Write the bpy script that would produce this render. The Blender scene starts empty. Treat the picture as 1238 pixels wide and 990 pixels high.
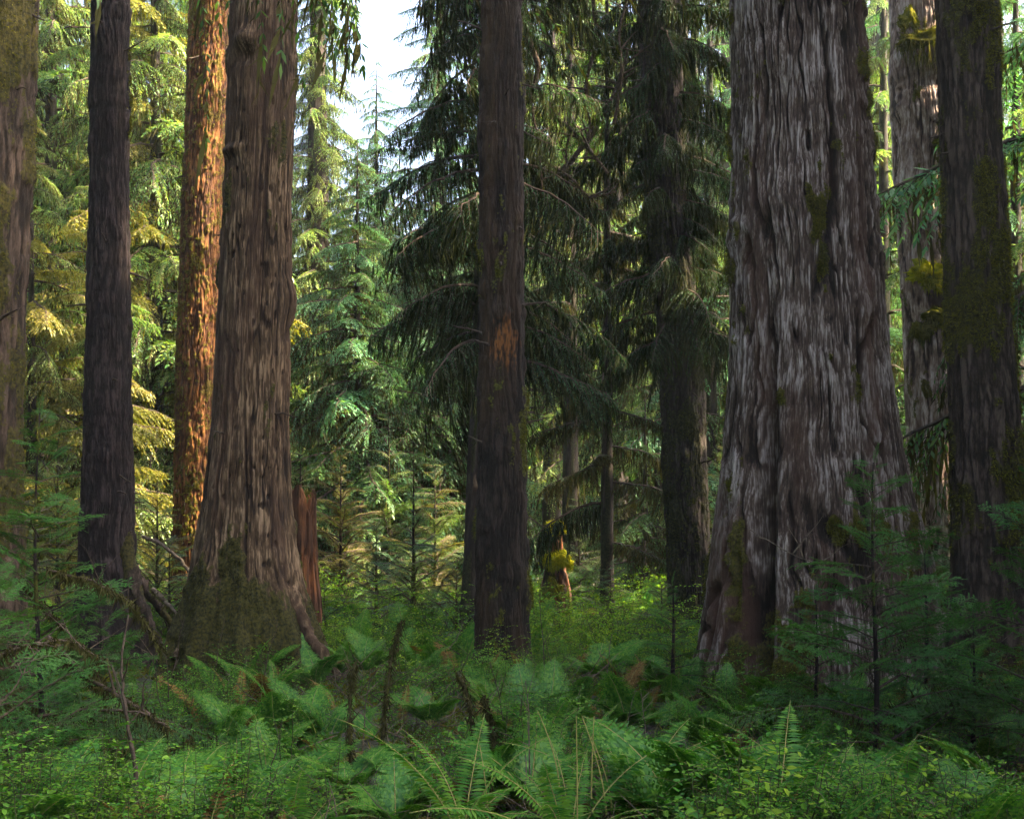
import bpy, math, random
import numpy as np
from mathutils import Matrix, Euler, Vector

PI = math.pi
sc = bpy.context.scene
COL = sc.collection
R = np.random.default_rng(7)
random.seed(7)

# ------------------------------------------------------------------ camera, world, sun, exposure
F = 1500.0; HOR = 600.0; EYE = 2.3
cam_d = bpy.data.cameras.new('camera'); cam = bpy.data.objects.new('camera', cam_d); COL.objects.link(cam)
cam.location = (0, 0, EYE); cam.rotation_euler = (PI/2, 0, 0)
cam_d.sensor_width = 36; cam_d.lens = 36*F/1238; cam_d.shift_y = (HOR-495)/1238
cam_d.clip_start = 0.1; cam_d.clip_end = 2000
sc.camera = cam

SUN_EL = 39.0
HAZE = 0.00045
SUN_AZ = 2.0      # degrees the sun stands towards the camera's side of straight right
sd = Vector((math.cos(math.radians(SUN_AZ))*math.cos(math.radians(SUN_EL)),
             -math.sin(math.radians(SUN_AZ))*math.cos(math.radians(SUN_EL)),
             math.sin(math.radians(SUN_EL))))
w = bpy.data.worlds.new('World'); sc.world = w; w.use_nodes = True
nt = w.node_tree; nt.nodes.clear()
sky = nt.nodes.new('ShaderNodeTexSky'); sky.sky_type = 'NISHITA'; sky.sun_disc = False
sky.sun_elevation = math.radians(SUN_EL)
sky.sun_rotation = math.atan2(sd.x, sd.y)
sky.air_density = .75; sky.dust_density = 7.0; sky.ozone_density = 1.0
bg = nt.nodes.new('ShaderNodeBackground'); bg.inputs['Strength'].default_value = 0.15
wo = nt.nodes.new('ShaderNodeOutputWorld')
nt.links.new(sky.outputs[0], bg.inputs[0]); nt.links.new(bg.outputs[0], wo.inputs[0])
sun_d = bpy.data.lights.new('sun', 'SUN'); sun = bpy.data.objects.new('sun', sun_d); COL.objects.link(sun)
sun_d.energy = 5.0; sun_d.angle = math.radians(0.6); sun_d.color = (1.0, 0.80, 0.55)
sun.rotation_euler = sd.to_track_quat('Z', 'Y').to_euler(); sun.location = (30, -8, 30)

sc.view_settings.view_transform = 'Standard'; sc.view_settings.look = 'None'
sc.view_settings.exposure = 3.35; sc.view_settings.gamma = 1.0
sc.render.engine = 'CYCLES'
cy = sc.cycles
cy.max_bounces = 5; cy.diffuse_bounces = 3; cy.glossy_bounces = 1; cy.transmission_bounces = 3
cy.transparent_max_bounces = 4; cy.volume_bounces = 0
cy.use_denoising = True; cy.sample_clamp_indirect = 2.5
cy.caustics_reflective = False; cy.caustics_refractive = False
sc.render.use_persistent_data = False

def PX(px, Y): return (px-619.0)*Y/F
def PZ(py, Y): return EYE + (HOR-py)*Y/F

# ------------------------------------------------------------------ noise
def _hash(ix, iy, iz, s):
    with np.errstate(over='ignore'):
        n = (ix.astype(np.uint32)*np.uint32(374761393) + iy.astype(np.uint32)*np.uint32(668265263)
             + iz.astype(np.uint32)*np.uint32(2246822519) + np.uint32((s*3266489917) & 0xffffffff))
        n = (n ^ (n >> np.uint32(13)))*np.uint32(1274126177)
        n ^= (n >> np.uint32(16))
    return n.astype(np.float64)/4294967295.0
def noise(x, y, z, s=0):
    x, y, z = np.broadcast_arrays(np.asarray(x, float), np.asarray(y, float), np.asarray(z, float))
    xi = np.floor(x); yi = np.floor(y); zi = np.floor(z)
    fx, fy, fz = x-xi, y-yi, z-zi
    xi, yi, zi = xi.astype(np.int64), yi.astype(np.int64), zi.astype(np.int64)
    u, v, t = fx*fx*(3-2*fx), fy*fy*(3-2*fy), fz*fz*(3-2*fz)
    r = 0
    for a in (0, 1):
        for b in (0, 1):
            for c in (0, 1):
                r = r + _hash(xi+a, yi+b, zi+c, s)*(u if a else 1-u)*(v if b else 1-v)*(t if c else 1-t)
    return r
def fbm(x, y, z, s=0, o=4):
    r, a, t = 0, 1.0, 0.0
    for k in range(o):
        r = r + a*noise(x*2**k, y*2**k, z*2**k, s+k*17); t += a; a *= .55
    return r/t
def sstep(a, b, x):
    t = np.clip((x-a)/(b-a), 0, 1); return t*t*(3-2*t)

# ------------------------------------------------------------------ mesh helpers
class Geo:
    def __init__(s): s.V = []; s.T = []; s.M = []; s.L = []; s.n = 0
    def add(s, V, T, m=0, lv=None):
        V = np.asarray(V, float).reshape(-1, 3); T = np.asarray(T, np.int64).reshape(-1, 3)
        s.V.append(V); s.T.append(T+s.n); s.M.append(np.full(len(T), m)); s.n += len(V)
        s.L.append(np.full(len(V), .5) if lv is None else np.broadcast_to(lv, (len(V),)).astype(float))
    def tube(s, P, rad, n=4, m=0):
        P = np.asarray(P, float); k = len(P)
        rad = np.broadcast_to(rad, (k,)).astype(float)
        D = np.gradient(P, axis=0); D /= np.linalg.norm(D, axis=1, keepdims=True)+1e-9
        ref = np.array([0, 0, 1.]) if abs(D[0, 2]) < .8 else np.array([1., 0, 0])
        A = np.cross(D, ref); A /= np.linalg.norm(A, axis=1, keepdims=True)+1e-9
        B = np.cross(D, A)
        a = np.arange(n)*2*PI/n
        V = P[:, None]+rad[:, None, None]*(np.cos(a)[None, :, None]*A[:, None]+np.sin(a)[None, :, None]*B[:, None])
        i, j = np.meshgrid(np.arange(k-1), np.arange(n), indexing='ij'); i, j = i.ravel(), j.ravel()
        j2 = (j+1) % n
        T = np.concatenate([np.stack([i*n+j, i*n+j2, (i+1)*n+j2], 1), np.stack([i*n+j, (i+1)*n+j2, (i+1)*n+j], 1)])
        s.add(V.reshape(-1, 3), T, m)
    def blades(s, B, D, U, ln, wd, m=0, lv=None, tri=False, bend=0.0):
        """many leaves at once: base B, direction D, up U; a diamond (2 tris) or one triangle each"""
        B = np.asarray(B, float); k = len(B)
        if k == 0: return
        D = D/(np.linalg.norm(D, axis=1, keepdims=True)+1e-9)
        S = np.cross(D, U); S /= np.linalg.norm(S, axis=1, keepdims=True)+1e-9
        ln = np.broadcast_to(ln, (k,))[:, None]; wd = np.broadcast_to(wd, (k,))[:, None]
        lv = R.random(k) if lv is None else np.broadcast_to(lv, (k,))
        dn = np.array([0, 0, -1.])*bend
        if tri:
            V = np.stack([B-S*wd/2, B+S*wd/2, B+(D+dn)*ln], 1)
            s.add(V.reshape(-1, 3), np.arange(k*3).reshape(k, 3), m, np.repeat(lv, 3))
        else:
            V = np.stack([B, B+D*ln*.45+S*wd/2, B+(D+dn)*ln, B+D*ln*.45-S*wd/2], 1)
            o = np.arange(k)[:, None]*4
            T = np.concatenate([o+np.array([[0, 1, 2]]), o+np.array([[0, 2, 3]])])
            s.add(V.reshape(-1, 3), T, m, np.repeat(lv, 4))
    def ovals(s, B, D, U, ln, wd, m=0, lv=None):
        """broad leaves folded along the midrib, 8 tris each"""
        B = np.asarray(B, float); k = len(B)
        D = D/(np.linalg.norm(D, axis=1, keepdims=True)+1e-9)
        S = np.cross(D, U); S /= np.linalg.norm(S, axis=1, keepdims=True)+1e-9
        N = np.cross(S, D)
        ln = np.broadcast_to(ln, (k,))[:, None]; wd = np.broadcast_to(wd, (k,))[:, None]
        lv = R.random(k) if lv is None else lv
        f = .16*wd
        V = np.stack([B, B+D*ln*.28+S*wd*.42+N*f, B+D*ln*.62+S*wd*.44+N*f*.7-N*ln*.03, B+D*ln-N*ln*.10,
                      B+D*ln*.62-S*wd*.44+N*f*.7-N*ln*.03, B+D*ln*.28-S*wd*.42+N*f, B+D*ln*.45], 1)
        o = np.arange(k)[:, None]*7
        T = np.concatenate([o+np.array([t]) for t in ([0, 1, 6], [1, 2, 6], [2, 3, 6], [3, 4, 6], [4, 5, 6], [5, 0, 6])])
        s.add(V.reshape(-1, 3), T, m, np.repeat(lv, 7))
    def mesh(s, name, mats, smooth=False):
        return mk(name, np.concatenate(s.V), np.concatenate(s.T), mats, {'lv': np.concatenate(s.L)}, np.concatenate(s.M), smooth)

def mk(name, V, Fc, mats, attrs=None, mi=None, smooth=False):
    me = bpy.data.meshes.new(name)
    Fc = np.asarray(Fc); k = Fc.shape[1]
    me.vertices.add(len(V)); me.vertices.foreach_set('co', np.ascontiguousarray(V, np.float32).ravel())
    me.loops.add(Fc.size); me.loops.foreach_set('vertex_index', Fc.astype(np.int32).ravel())
    me.polygons.add(len(Fc)); me.polygons.foreach_set('loop_start', (np.arange(len(Fc))*k).astype(np.int32))
    if not isinstance(mats, (list, tuple)): mats = [mats]
    for m in mats: me.materials.append(m)
    if mi is not None: me.polygons.foreach_set('material_index', np.asarray(mi, np.int32))
    me.polygons.foreach_set('use_smooth', np.full(len(Fc), smooth))
    for n_, a in (attrs or {}).items():
        at = me.attributes.new(n_, 'FLOAT', 'POINT'); at.data.foreach_set('value', np.asarray(a, np.float32))
    me.update(calc_edges=True)
    return me

def link(name, data, parent=None, M=None):
    o = bpy.data.objects.new(name, data); COL.objects.link(o)
    if parent is not None: o.parent = parent
    if M is not None: o.matrix_local = M
    return o
def empty(name, loc, rz=0):
    o = link(name, None); o.location = loc; o.rotation_euler = (0, 0, rz); o.empty_display_size = .2; return o
def tag(o, label=None, cat=None, group=None, kind=None):
    if label: o['label'] = label
    if cat: o['category'] = cat
    if group: o['group'] = group
    if kind: o['kind'] = kind
    return o
PENDING = []      # (object, base label, picture x) - labels that repeat get their place in the row
def tag_row(o, base, cat, px, group=None):
    PENDING.append((o, base, px)); tag(o, None, cat, group)
ORD = ['leftmost', 'second from left', 'third from left', 'fourth from left', 'fifth from left', 'sixth from left', 'seventh from left', 'eighth from left', 'ninth from left', 'tenth from left', 'eleventh from left', 'twelfth from left', 'thirteenth from left', 'fourteenth from left', 'fifteenth from left', 'sixteenth from left']
def resolve_rows():
    by = {}
    for o, b, px in PENDING: by.setdefault(b, []).append((px, o))
    for b, l in by.items():
        l.sort(key=lambda t: t[0])
        for k, (px, o) in enumerate(l):
            o['label'] = b if len(l) == 1 else (b+', '+('rightmost' if k == len(l)-1 else ORD[min(k, 15)]))

# ------------------------------------------------------------------ ground height
MOUNDS = [(PX(300, 13.2), 13.2, .26, 1.6), (PX(985, 13), 13, .15, 2.2), (PX(133, 14), 14, .2, 1.3), (PX(607, 13.3), 13.3, .12, 1.2)]
def gz(x, y):
    x = np.asarray(x, float); y = np.asarray(y, float)
    r = .45*(fbm(x/7+31, y/7+11, 0*x, 3, 3)-.5)+.42*(noise(x/1.5+7, y/1.5+70, 0*x, 5)-.5)
    for mx, my, h, s in MOUNDS: r = r+h*np.exp(-((x-mx)**2+(y-my)**2)/(2*s*s))
    return r+np.clip(y-18, 0, 60)*.02
def g1(x, y): return float(gz(np.array([x]), np.array([y]))[0])

# ------------------------------------------------------------------ materials
def newmat(name):
    m = bpy.data.materials.new(name); m.use_nodes = True; m.node_tree.nodes.clear()
    return m, m.node_tree.nodes, m.node_tree.links
def nd(N, t, **kw):
    n = N.new(t)
    for k, v in kw.items():
        if k in n.inputs: n.inputs[k].default_value = v
        else: setattr(n, k, v)
    return n
def ramp(N, stops):
    r = N.new('ShaderNodeValToRGB'); e = r.color_ramp.elements
    while len(e) > 1: e.remove(e[0])
    e[0].position = stops[0][0]; e[0].color = (*stops[0][1], 1)
    for p, c in stops[1:]:
        x = e.new(p); x.color = (*c, 1)
    return r
def leaf_mat(name, cols, transl=.35, gloss=.03, tcol=(1.25, 1.35, .45), rand=.35):
    """cols: dark, mid, light - picked per leaf, per plant and by slow noise"""
    m, N, L = newmat(name)
    at = nd(N, 'ShaderNodeAttribute', attribute_name='lv')
    oi = N.new('ShaderNodeObjectInfo'); geo = N.new('ShaderNodeNewGeometry')
    no = nd(N, 'ShaderNodeTexNoise'); no.inputs['Scale'].default_value = .9; no.inputs['Detail'].default_value = 3
    L.new(geo.outputs['Position'], no.inputs['Vector'])
    a = nd(N, 'ShaderNodeMath', operation='MULTIPLY'); L.new(at.outputs['Fac'], a.inputs[0]); a.inputs[1].default_value = 1.05
    b = nd(N, 'ShaderNodeMath', operation='MULTIPLY_ADD'); L.new(oi.outputs['Random'], b.inputs[0]); b.inputs[1].default_value = rand; L.new(a.outputs[0], b.inputs[2])
    c = nd(N, 'ShaderNodeMath', operation='MULTIPLY_ADD'); L.new(no.outputs['Fac'], c.inputs[0]); c.inputs[1].default_value = .9; L.new(b.outputs[0], c.inputs[2])
    d = nd(N, 'ShaderNodeMath', operation='SUBTRACT'); L.new(c.outputs[0], d.inputs[0]); d.inputs[1].default_value = .58
    r = ramp(N, [(0, cols[0]), (.5, cols[1]), (1, cols[2])]); L.new(d.outputs[0], r.inputs[0])
    df = N.new('ShaderNodeBsdfDiffuse'); L.new(r.outputs[0], df.inputs[0])
    tr = N.new('ShaderNodeBsdfTranslucent')
    mu = nd(N, 'ShaderNodeMix', data_type='RGBA', blend_type='MULTIPLY'); mu.inputs[0].default_value = 1
    L.new(r.outputs[0], mu.inputs[6]); mu.inputs[7].default_value = (*tcol, 1); L.new(mu.outputs[2], tr.inputs[0])
    mx = N.new('ShaderNodeMixShader'); mx.inputs[0].default_value = transl
    L.new(df.outputs[0], mx.inputs[1]); L.new(tr.outputs[0], mx.inputs[2])
    gl = N.new('ShaderNodeBsdfGlossy'); gl.inputs['Roughness'].default_value = .45; gl.inputs[0].default_value = (.5, .6, .5, 1)
    m2 = N.new('ShaderNodeMixShader'); m2.inputs[0].default_value = gloss
    L.new(mx.outputs[0], m2.inputs[1]); L.new(gl.outputs[0], m2.inputs[2])
    o = N.new('ShaderNodeOutputMaterial'); L.new(m2.outputs[0], o.inputs[0])
    return m
def bark_mat(name, groove, mid, ridge, moss=(.030, .034, .008), moss2=(.085, .085, .012), scale=14, bump=.5, rough=.88, stain=None, stretch=.14, spec=.2):
    m, N, L = newmat(name)
    tc = N.new('ShaderNodeTexCoord')
    mp = N.new('ShaderNodeMapping'); mp.inputs['Scale'].default_value = (1, 1, stretch); L.new(tc.outputs['Object'], mp.inputs[0])
    n1 = nd(N, 'ShaderNodeTexNoise'); n1.inputs['Scale'].default_value = scale; n1.inputs['Detail'].default_value = 8; n1.inputs['Roughness'].default_value = .68
    L.new(mp.outputs[0], n1.inputs['Vector'])
    n2 = nd(N, 'ShaderNodeTexNoise'); n2.inputs['Scale'].default_value = 1.6; n2.inputs['Detail'].default_value = 5; L.new(tc.outputs['Object'], n2.inputs['Vector'])
    cav = nd(N, 'ShaderNodeAttribute', attribute_name='cav'); mo = nd(N, 'ShaderNodeAttribute', attribute_name='moss')
    a = nd(N, 'ShaderNodeMath', operation='MULTIPLY_ADD'); L.new(n1.outputs['Fac'], a.inputs[0]); a.inputs[1].default_value = 1.45; a.inputs[2].default_value = -.72
    b = nd(N, 'ShaderNodeMath', operation='ADD'); L.new(a.outputs[0], b.inputs[0]); L.new(cav.outputs['Fac'], b.inputs[1])
    n2b = nd(N, 'ShaderNodeMath', operation='MULTIPLY_ADD'); L.new(n2.outputs['Fac'], n2b.inputs[0]); n2b.inputs[1].default_value = .9; n2b.inputs[2].default_value = -.45
    c = nd(N, 'ShaderNodeMath', operation='ADD'); L.new(b.outputs[0], c.inputs[0]); L.new(n2b.outputs[0], c.inputs[1])
    r = ramp(N, [(.08, groove), (.48, mid), (.92, ridge)]); L.new(c.outputs[0], r.inputs[0])
    col = r.outputs[0]
    if stain:
        n3 = nd(N, 'ShaderNodeTexNoise'); n3.inputs['Scale'].default_value = 1.1; n3.inputs['Detail'].default_value = 6
        mp3 = N.new('ShaderNodeMapping'); mp3.inputs['Scale'].default_value = (2.2, 2.2, .35); mp3.inputs['Location'].default_value = (3, 9, 1)
        L.new(tc.outputs['Object'], mp3.inputs[0]); L.new(mp3.outputs[0], n3.inputs['Vector'])
        r3 = ramp(N, [(.50, (0, 0, 0)), (.66, (1, 1, 1))]); L.new(n3.outputs['Fac'], r3.inputs[0])
        mxs = nd(N, 'ShaderNodeMix', data_type='RGBA'); L.new(r3.outputs[0], mxs.inputs[0]); L.new(col, mxs.inputs[6]); mxs.inputs[7].default_value = (*stain, 1)
        sf = nd(N, 'ShaderNodeMath', operation='MULTIPLY'); L.new(r3.outputs[0], sf.inputs[0]); sf.inputs[1].default_value = .7; L.new(sf.outputs[0], mxs.inputs[0])
        col = mxs.outputs[2]
    n4 = nd(N, 'ShaderNodeTexNoise'); n4.inputs['Scale'].default_value = 35; n4.inputs['Detail'].default_value = 4; L.new(tc.outputs['Object'], n4.inputs['Vector'])
    rm = ramp(N, [(.35, moss), (.65, moss2)]); L.new(n4.outputs['Fac'], rm.inputs[0])
    mf = nd(N, 'ShaderNodeMath', operation='MULTIPLY_ADD'); L.new(n4.outputs['Fac'], mf.inputs[0]); mf.inputs[1].default_value = 1.2; mf.inputs[2].default_value = -.6
    mf2 = nd(N, 'ShaderNodeMath', operation='ADD'); L.new(mf.outputs[0], mf2.inputs[0]); L.new(mo.outputs['Fac'], mf2.inputs[1])
    rr = ramp(N, [(.4, (0, 0, 0)), (.6, (1, 1, 1))]); L.new(mf2.outputs[0], rr.inputs[0])
    mx = nd(N, 'ShaderNodeMix', data_type='RGBA'); L.new(rr.outputs[0], mx.inputs[0]); L.new(col, mx.inputs[6]); L.new(rm.outputs[0], mx.inputs[7])
    li = nd(N, 'ShaderNodeAttribute', attribute_name='lichen'); ml = nd(N, 'ShaderNodeMix', data_type='RGBA'); L.new(li.outputs['Fac'], ml.inputs[0]); L.new(mx.outputs[2], ml.inputs[6]); ml.inputs[7].default_value = (.17, .068, .018, 1)  # 'lichen' holds the orange patch mask, mixed into the bark colour
    bs = N.new('ShaderNodeBsdfPrincipled'); L.new(ml.outputs[2], bs.inputs['Base Color']); bs.inputs['Roughness'].default_value = rough
    bs.inputs['Specular IOR Level'].default_value = spec
    n5 = nd(N, 'ShaderNodeTexNoise'); n5.inputs['Scale'].default_value = scale*3; n5.inputs['Detail'].default_value = 6; n5.inputs['Roughness'].default_value = .7; L.new(mp.outputs[0], n5.inputs['Vector'])
    ad = nd(N, 'ShaderNodeMath', operation='ADD'); L.new(n1.outputs['Fac'], ad.inputs[0]); L.new(n5.outputs['Fac'], ad.inputs[1])
    bp = N.new('ShaderNodeBump'); bp.inputs['Strength'].default_value = bump; bp.inputs['Distance'].default_value = .03; L.new(ad.outputs[0], bp.inputs['Height'])
    L.new(bp.outputs[0], bs.inputs['Normal'])
    o = N.new('ShaderNodeOutputMaterial'); L.new(bs.outputs[0], o.inputs[0])
    return m
def plain(name, c1, c2, scale=20, rough=.9):
    m, N, L = newmat(name)
    tc = N.new('ShaderNodeTexCoord'); n = nd(N, 'ShaderNodeTexNoise'); n.inputs['Scale'].default_value = scale; n.inputs['Detail'].default_value = 5
    L.new(tc.outputs['Object'], n.inputs['Vector'])
    r = ramp(N, [(.35, c1), (.68, c2)]); L.new(n.outputs['Fac'], r.inputs[0])
    bs = N.new('ShaderNodeBsdfPrincipled'); L.new(r.outputs[0], bs.inputs['Base Color']); bs.inputs['Roughness'].default_value = rough; bs.inputs['Specular IOR Level'].default_value = .15
    bp = N.new('ShaderNodeBump'); bp.inputs['Strength'].default_value = .6; bp.inputs['Distance'].default_value = .02; L.new(n.outputs['Fac'], bp.inputs['Height']); L.new(bp.outputs[0], bs.inputs['Normal'])
    o = N.new('ShaderNodeOutputMaterial'); L.new(bs.outputs[0], o.inputs[0])
    return m

M_NEEDLE = leaf_mat('needles_dark_green', ((.014, .048, .014), (.032, .088, .022), (.070, .130, .030)))
M_NEEDLE_L = leaf_mat('needles_light_green', ((.045, .120, .034), (.105, .190, .055), (.220, .265, .090)), transl=.55)
M_NEEDLE_B = leaf_mat('needles_blue_green', ((.028, .105, .055), (.062, .175, .085), (.120, .235, .105)), transl=.4)
M_NEEDLE_Y = leaf_mat('needles_yellow_green', ((.06, .08, .015), (.13, .13, .025), (.20, .17, .035)), transl=.45)
M_MOSS = leaf_mat('hanging_moss', ((.018, .018, .008), (.038, .036, .013), (.065, .062, .020)), transl=.25, gloss=0)
M_MOSS_G = leaf_mat('green_moss', ((.040, .050, .010), (.085, .090, .012), (.150, .140, .015)), transl=.25, gloss=0)
M_MOSSW = plain('moss_covered_bark', (.022, .020, .008), (.060, .052, .018), 26)
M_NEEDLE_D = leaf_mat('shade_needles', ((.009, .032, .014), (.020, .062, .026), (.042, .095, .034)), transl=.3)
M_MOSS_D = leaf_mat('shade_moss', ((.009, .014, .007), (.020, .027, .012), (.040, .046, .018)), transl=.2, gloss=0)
M_STEM = plain('green_stem', (.025, .035, .012), (.060, .075, .025), 30)
M_SAP = leaf_mat('sapling_needles', ((.014, .068, .018), (.034, .125, .028), (.085, .195, .036)), transl=.35, gloss=.02)
M_WOODY = plain('twig_bark', (.030, .022, .016), (.075, .055, .040), 30)
M_DEAD = plain('dead_twig', (.055, .042, .030), (.15, .115, .078), 30)
M_FERN = leaf_mat('fern_green', ((.018, .085, .010), (.042, .150, .015), (.100, .220, .022)), transl=.4)
M_FERN_S = leaf_mat('sword_fern_green', ((.020, .085, .014), (.048, .150, .020), (.105, .215, .028)), transl=.4, gloss=.015)
M_RACHIS = plain('fern_stalk', (.16, .15, .04), (.26, .24, .07), 20, .6)
M_LEAF = leaf_mat('shrub_leaf', ((.012, .062, .010), (.042, .150, .014), (.115, .225, .020)), transl=.45, gloss=.015)
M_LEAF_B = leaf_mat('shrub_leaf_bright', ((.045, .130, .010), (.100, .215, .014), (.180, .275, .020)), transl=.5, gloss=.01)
M_MOSS_Y = leaf_mat('vivid_moss', ((.12, .14, .006), (.28, .28, .008), (.42, .38, .012)), transl=.3, gloss=0)
M_FLUFF = leaf_mat('moss_fluff', ((.030, .034, .007), (.070, .072, .010), (.130, .120, .014)), transl=.2, gloss=0)

# ------------------------------------------------------------------ ground
def build_ground():
    def axis(lo, hi, a, b, fine, n_out):
        mid = np.arange(a, b, fine)
        t = np.linspace(0, 1, n_out)[1:]
        return np.concatenate([(a-(a-lo)*t**2)[::-1], mid, b+(hi-b)*t**2])
    xs = axis(-300, 300, -9, 9, .09, 40); ys = axis(-60, 600, 4, 20, .09, 50)
    X, Y = np.meshgrid(xs, ys); Z = gz(X, Y)+.06*(fbm(X*4, Y*4, 0*X, 9, 3)-.5)
    V = np.stack([X, Y, Z], -1).reshape(-1, 3); nx = len(xs); ny = len(ys)
    i, j = np.meshgrid(np.arange(ny-1), np.arange(nx-1), indexing='ij'); a = (i*nx+j).ravel()
    Q = np.stack([a, a+1, a+nx+1, a+nx], 1)
    m, N, L = newmat('forest_floor')
    tc = N.new('ShaderNodeTexCoord'); n = nd(N, 'ShaderNodeTexNoise'); n.inputs['Scale'].default_value = 2.2; n.inputs['Detail'].default_value = 9; n.inputs['Roughness'].default_value = .7
    L.new(tc.outputs['Object'], n.inputs['Vector'])
    r = ramp(N, [(.35, (.018, .014, .009)), (.5, (.030, .032, .012)), (.65, (.040, .060, .014))]); L.new(n.outputs['Fac'], r.inputs[0])
    bs = N.new('ShaderNodeBsdfPrincipled'); L.new(r.outputs[0], bs.inputs['Base Color']); bs.inputs['Roughness'].default_value = .95
    n2 = nd(N, 'ShaderNodeTexNoise'); n2.inputs['Scale'].default_value = 25; n2.inputs['Detail'].default_value = 6; L.new(tc.outputs['Object'], n2.inputs['Vector'])
    bp = N.new('ShaderNodeBump'); bp.inputs['Strength'].default_value = .8; bp.inputs['Distance'].default_value = .05; L.new(n2.outputs['Fac'], bp.inputs['Height']); L.new(bp.outputs[0], bs.inputs['Normal'])
    o = N.new('ShaderNodeOutputMaterial'); L.new(bs.outputs[0], o.inputs[0])
    g = link('ground', mk('ground', V, Q, m, smooth=True)); tag(g, kind='structure')
build_ground()

# ------------------------------------------------------------------ big trunks
def moss_tufts(V, Nn, wgt, count, name, mat, parent, size=.03, hang=.6):
    """small blades standing and hanging on mossy skin: one part nobody could count"""
    p = wgt/wgt.sum(); idx = R.choice(len(V), count, p=p)
    B = V[idx]+R.normal(0, .006, (count, 3)); D = Nn[idx]+R.normal(0, .6, (count, 3)); D[:, 2] -= hang
    g = Geo(); g.blades(B, D, R.normal(0, 1, (count, 3)), size*(.5+R.random(count)), size*.28, tri=True)
    o = link(name, g.mesh(name, mat), parent); tag(o, kind='stuff'); return o

def trunk(spec):
    Y = spec['Y']; rows = spec['rows']; nth = spec.get('nth', 220); dz = spec.get('dz', .018)
    zr = np.array([PZ(r[0], Y) for r in rows])[::-1]
    cx = np.array([PX((r[1]+r[2])/2, Y) for r in rows])[::-1]
    rr = np.array([(r[2]-r[1])/2*Y/F for r in rows])[::-1]
    x0, z0 = cx[0], g1(cx[0], Y)-.25
    z0 = min(z0, zr[0]-.05)
    ztop = spec.get('top', 24)
    zt = zr[-1]; slope = (cx[-1]-cx[-3])/(zr[-1]-zr[-3])
    zr = np.concatenate([[z0], zr, [zt+(ztop-zt)*.5, ztop]])
    cx = np.concatenate([[cx[0]], cx, [cx[-1]+slope*(ztop-zt)*.5, cx[-1]+slope*(ztop-zt)]])
    rr = np.concatenate([[rr[0]*1.18], rr, [rr[-1]*.82, rr[-1]*spec.get('tip', .4)]])
    z_a = np.arange(z0, zt+.4, dz); z_b = np.linspace(zt+.4, ztop, 60)[1:]
    z = np.concatenate([z_a, z_b])
    def smooth_interp(z, a, b):
        f = np.interp(z, a, b); k = max(3, int(.35/dz)); 
        pad = np.concatenate([np.full(k, f[0]), f, np.full(k, f[-1])])
        return np.convolve(pad, np.hanning(2*k+1)/np.hanning(2*k+1).sum(), 'same')[k:-k]
    fx = np.interp(z, zr, cx); fr = np.interp(z, zr, rr)
    n_a = len(z_a); fx[:n_a] = smooth_interp(z_a, zr, cx); fr[:n_a] = smooth_interp(z_a, zr, rr)
    t = np.linspace(0, 1, nth, endpoint=False)
    th = -PI/2+2*PI*(t-.108*np.sin(2*PI*t))       # finer on the near side
    TH, Z = np.meshgrid(th, z); RR = np.repeat(fr[:, None], nth, 1)
    c, s = np.cos(TH), np.sin(TH)
    rm = float(np.median(fr[:n_a])); gx, gy = c*rm, s*rm       # grain runs with the wood and fans out over the flare
    disp, cav, moss = spec['fn'](TH, Z, RR, gx, gy, spec)
    r2 = RR+disp
    V = np.stack([fx[:, None]-x0+c*r2, s*r2, Z], -1).reshape(-1, 3)
    nz = len(z)
    i, j = np.meshgrid(np.arange(nz-1), np.arange(nth), indexing='ij'); i, j = i.ravel(), j.ravel(); j2 = (j+1) % nth
    Q = np.stack([i*nth+j, i*nth+j2, (i+1)*nth+j2, (i+1)*nth+j], 1)
    root = empty(spec['name'], (x0, Y, 0)); tag(root, spec['label'], spec.get('cat', 'tree'), spec.get('group'))
    li = 0*cav  # mask for an orange patch mixed into the bark colour
    for (lz, lt, dt_, dz_) in spec.get('lichen', ()):  # 'lichen' entries place the orange patches
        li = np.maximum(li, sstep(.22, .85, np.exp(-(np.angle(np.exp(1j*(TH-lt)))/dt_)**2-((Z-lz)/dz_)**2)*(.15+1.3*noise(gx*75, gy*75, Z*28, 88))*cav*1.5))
    me = mk('trunk', V, Q, spec['mat'], {'cav': cav.ravel(), 'moss': moss.ravel(), 'lichen': li.ravel()}, smooth=True)  # 'lichen' stores the orange patch mask
    link('trunk', me, root)
    Nn = np.stack([c, s, 0*c], -1).reshape(-1, 3)
    wgt = (np.clip(moss.ravel()-.45, 0, 1))*(s.ravel() < .5)*(Z.ravel() < zt+.5)
    if spec.get('tufts') and wgt.sum() > 0:
        moss_tufts(V, Nn, wgt, spec['tufts'], 'moss', spec.get('tuft_mat', M_FLUFF), root, spec.get('tuft_size', .03))
    spec['root'] = root; spec['x0'] = x0
    return root

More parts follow.
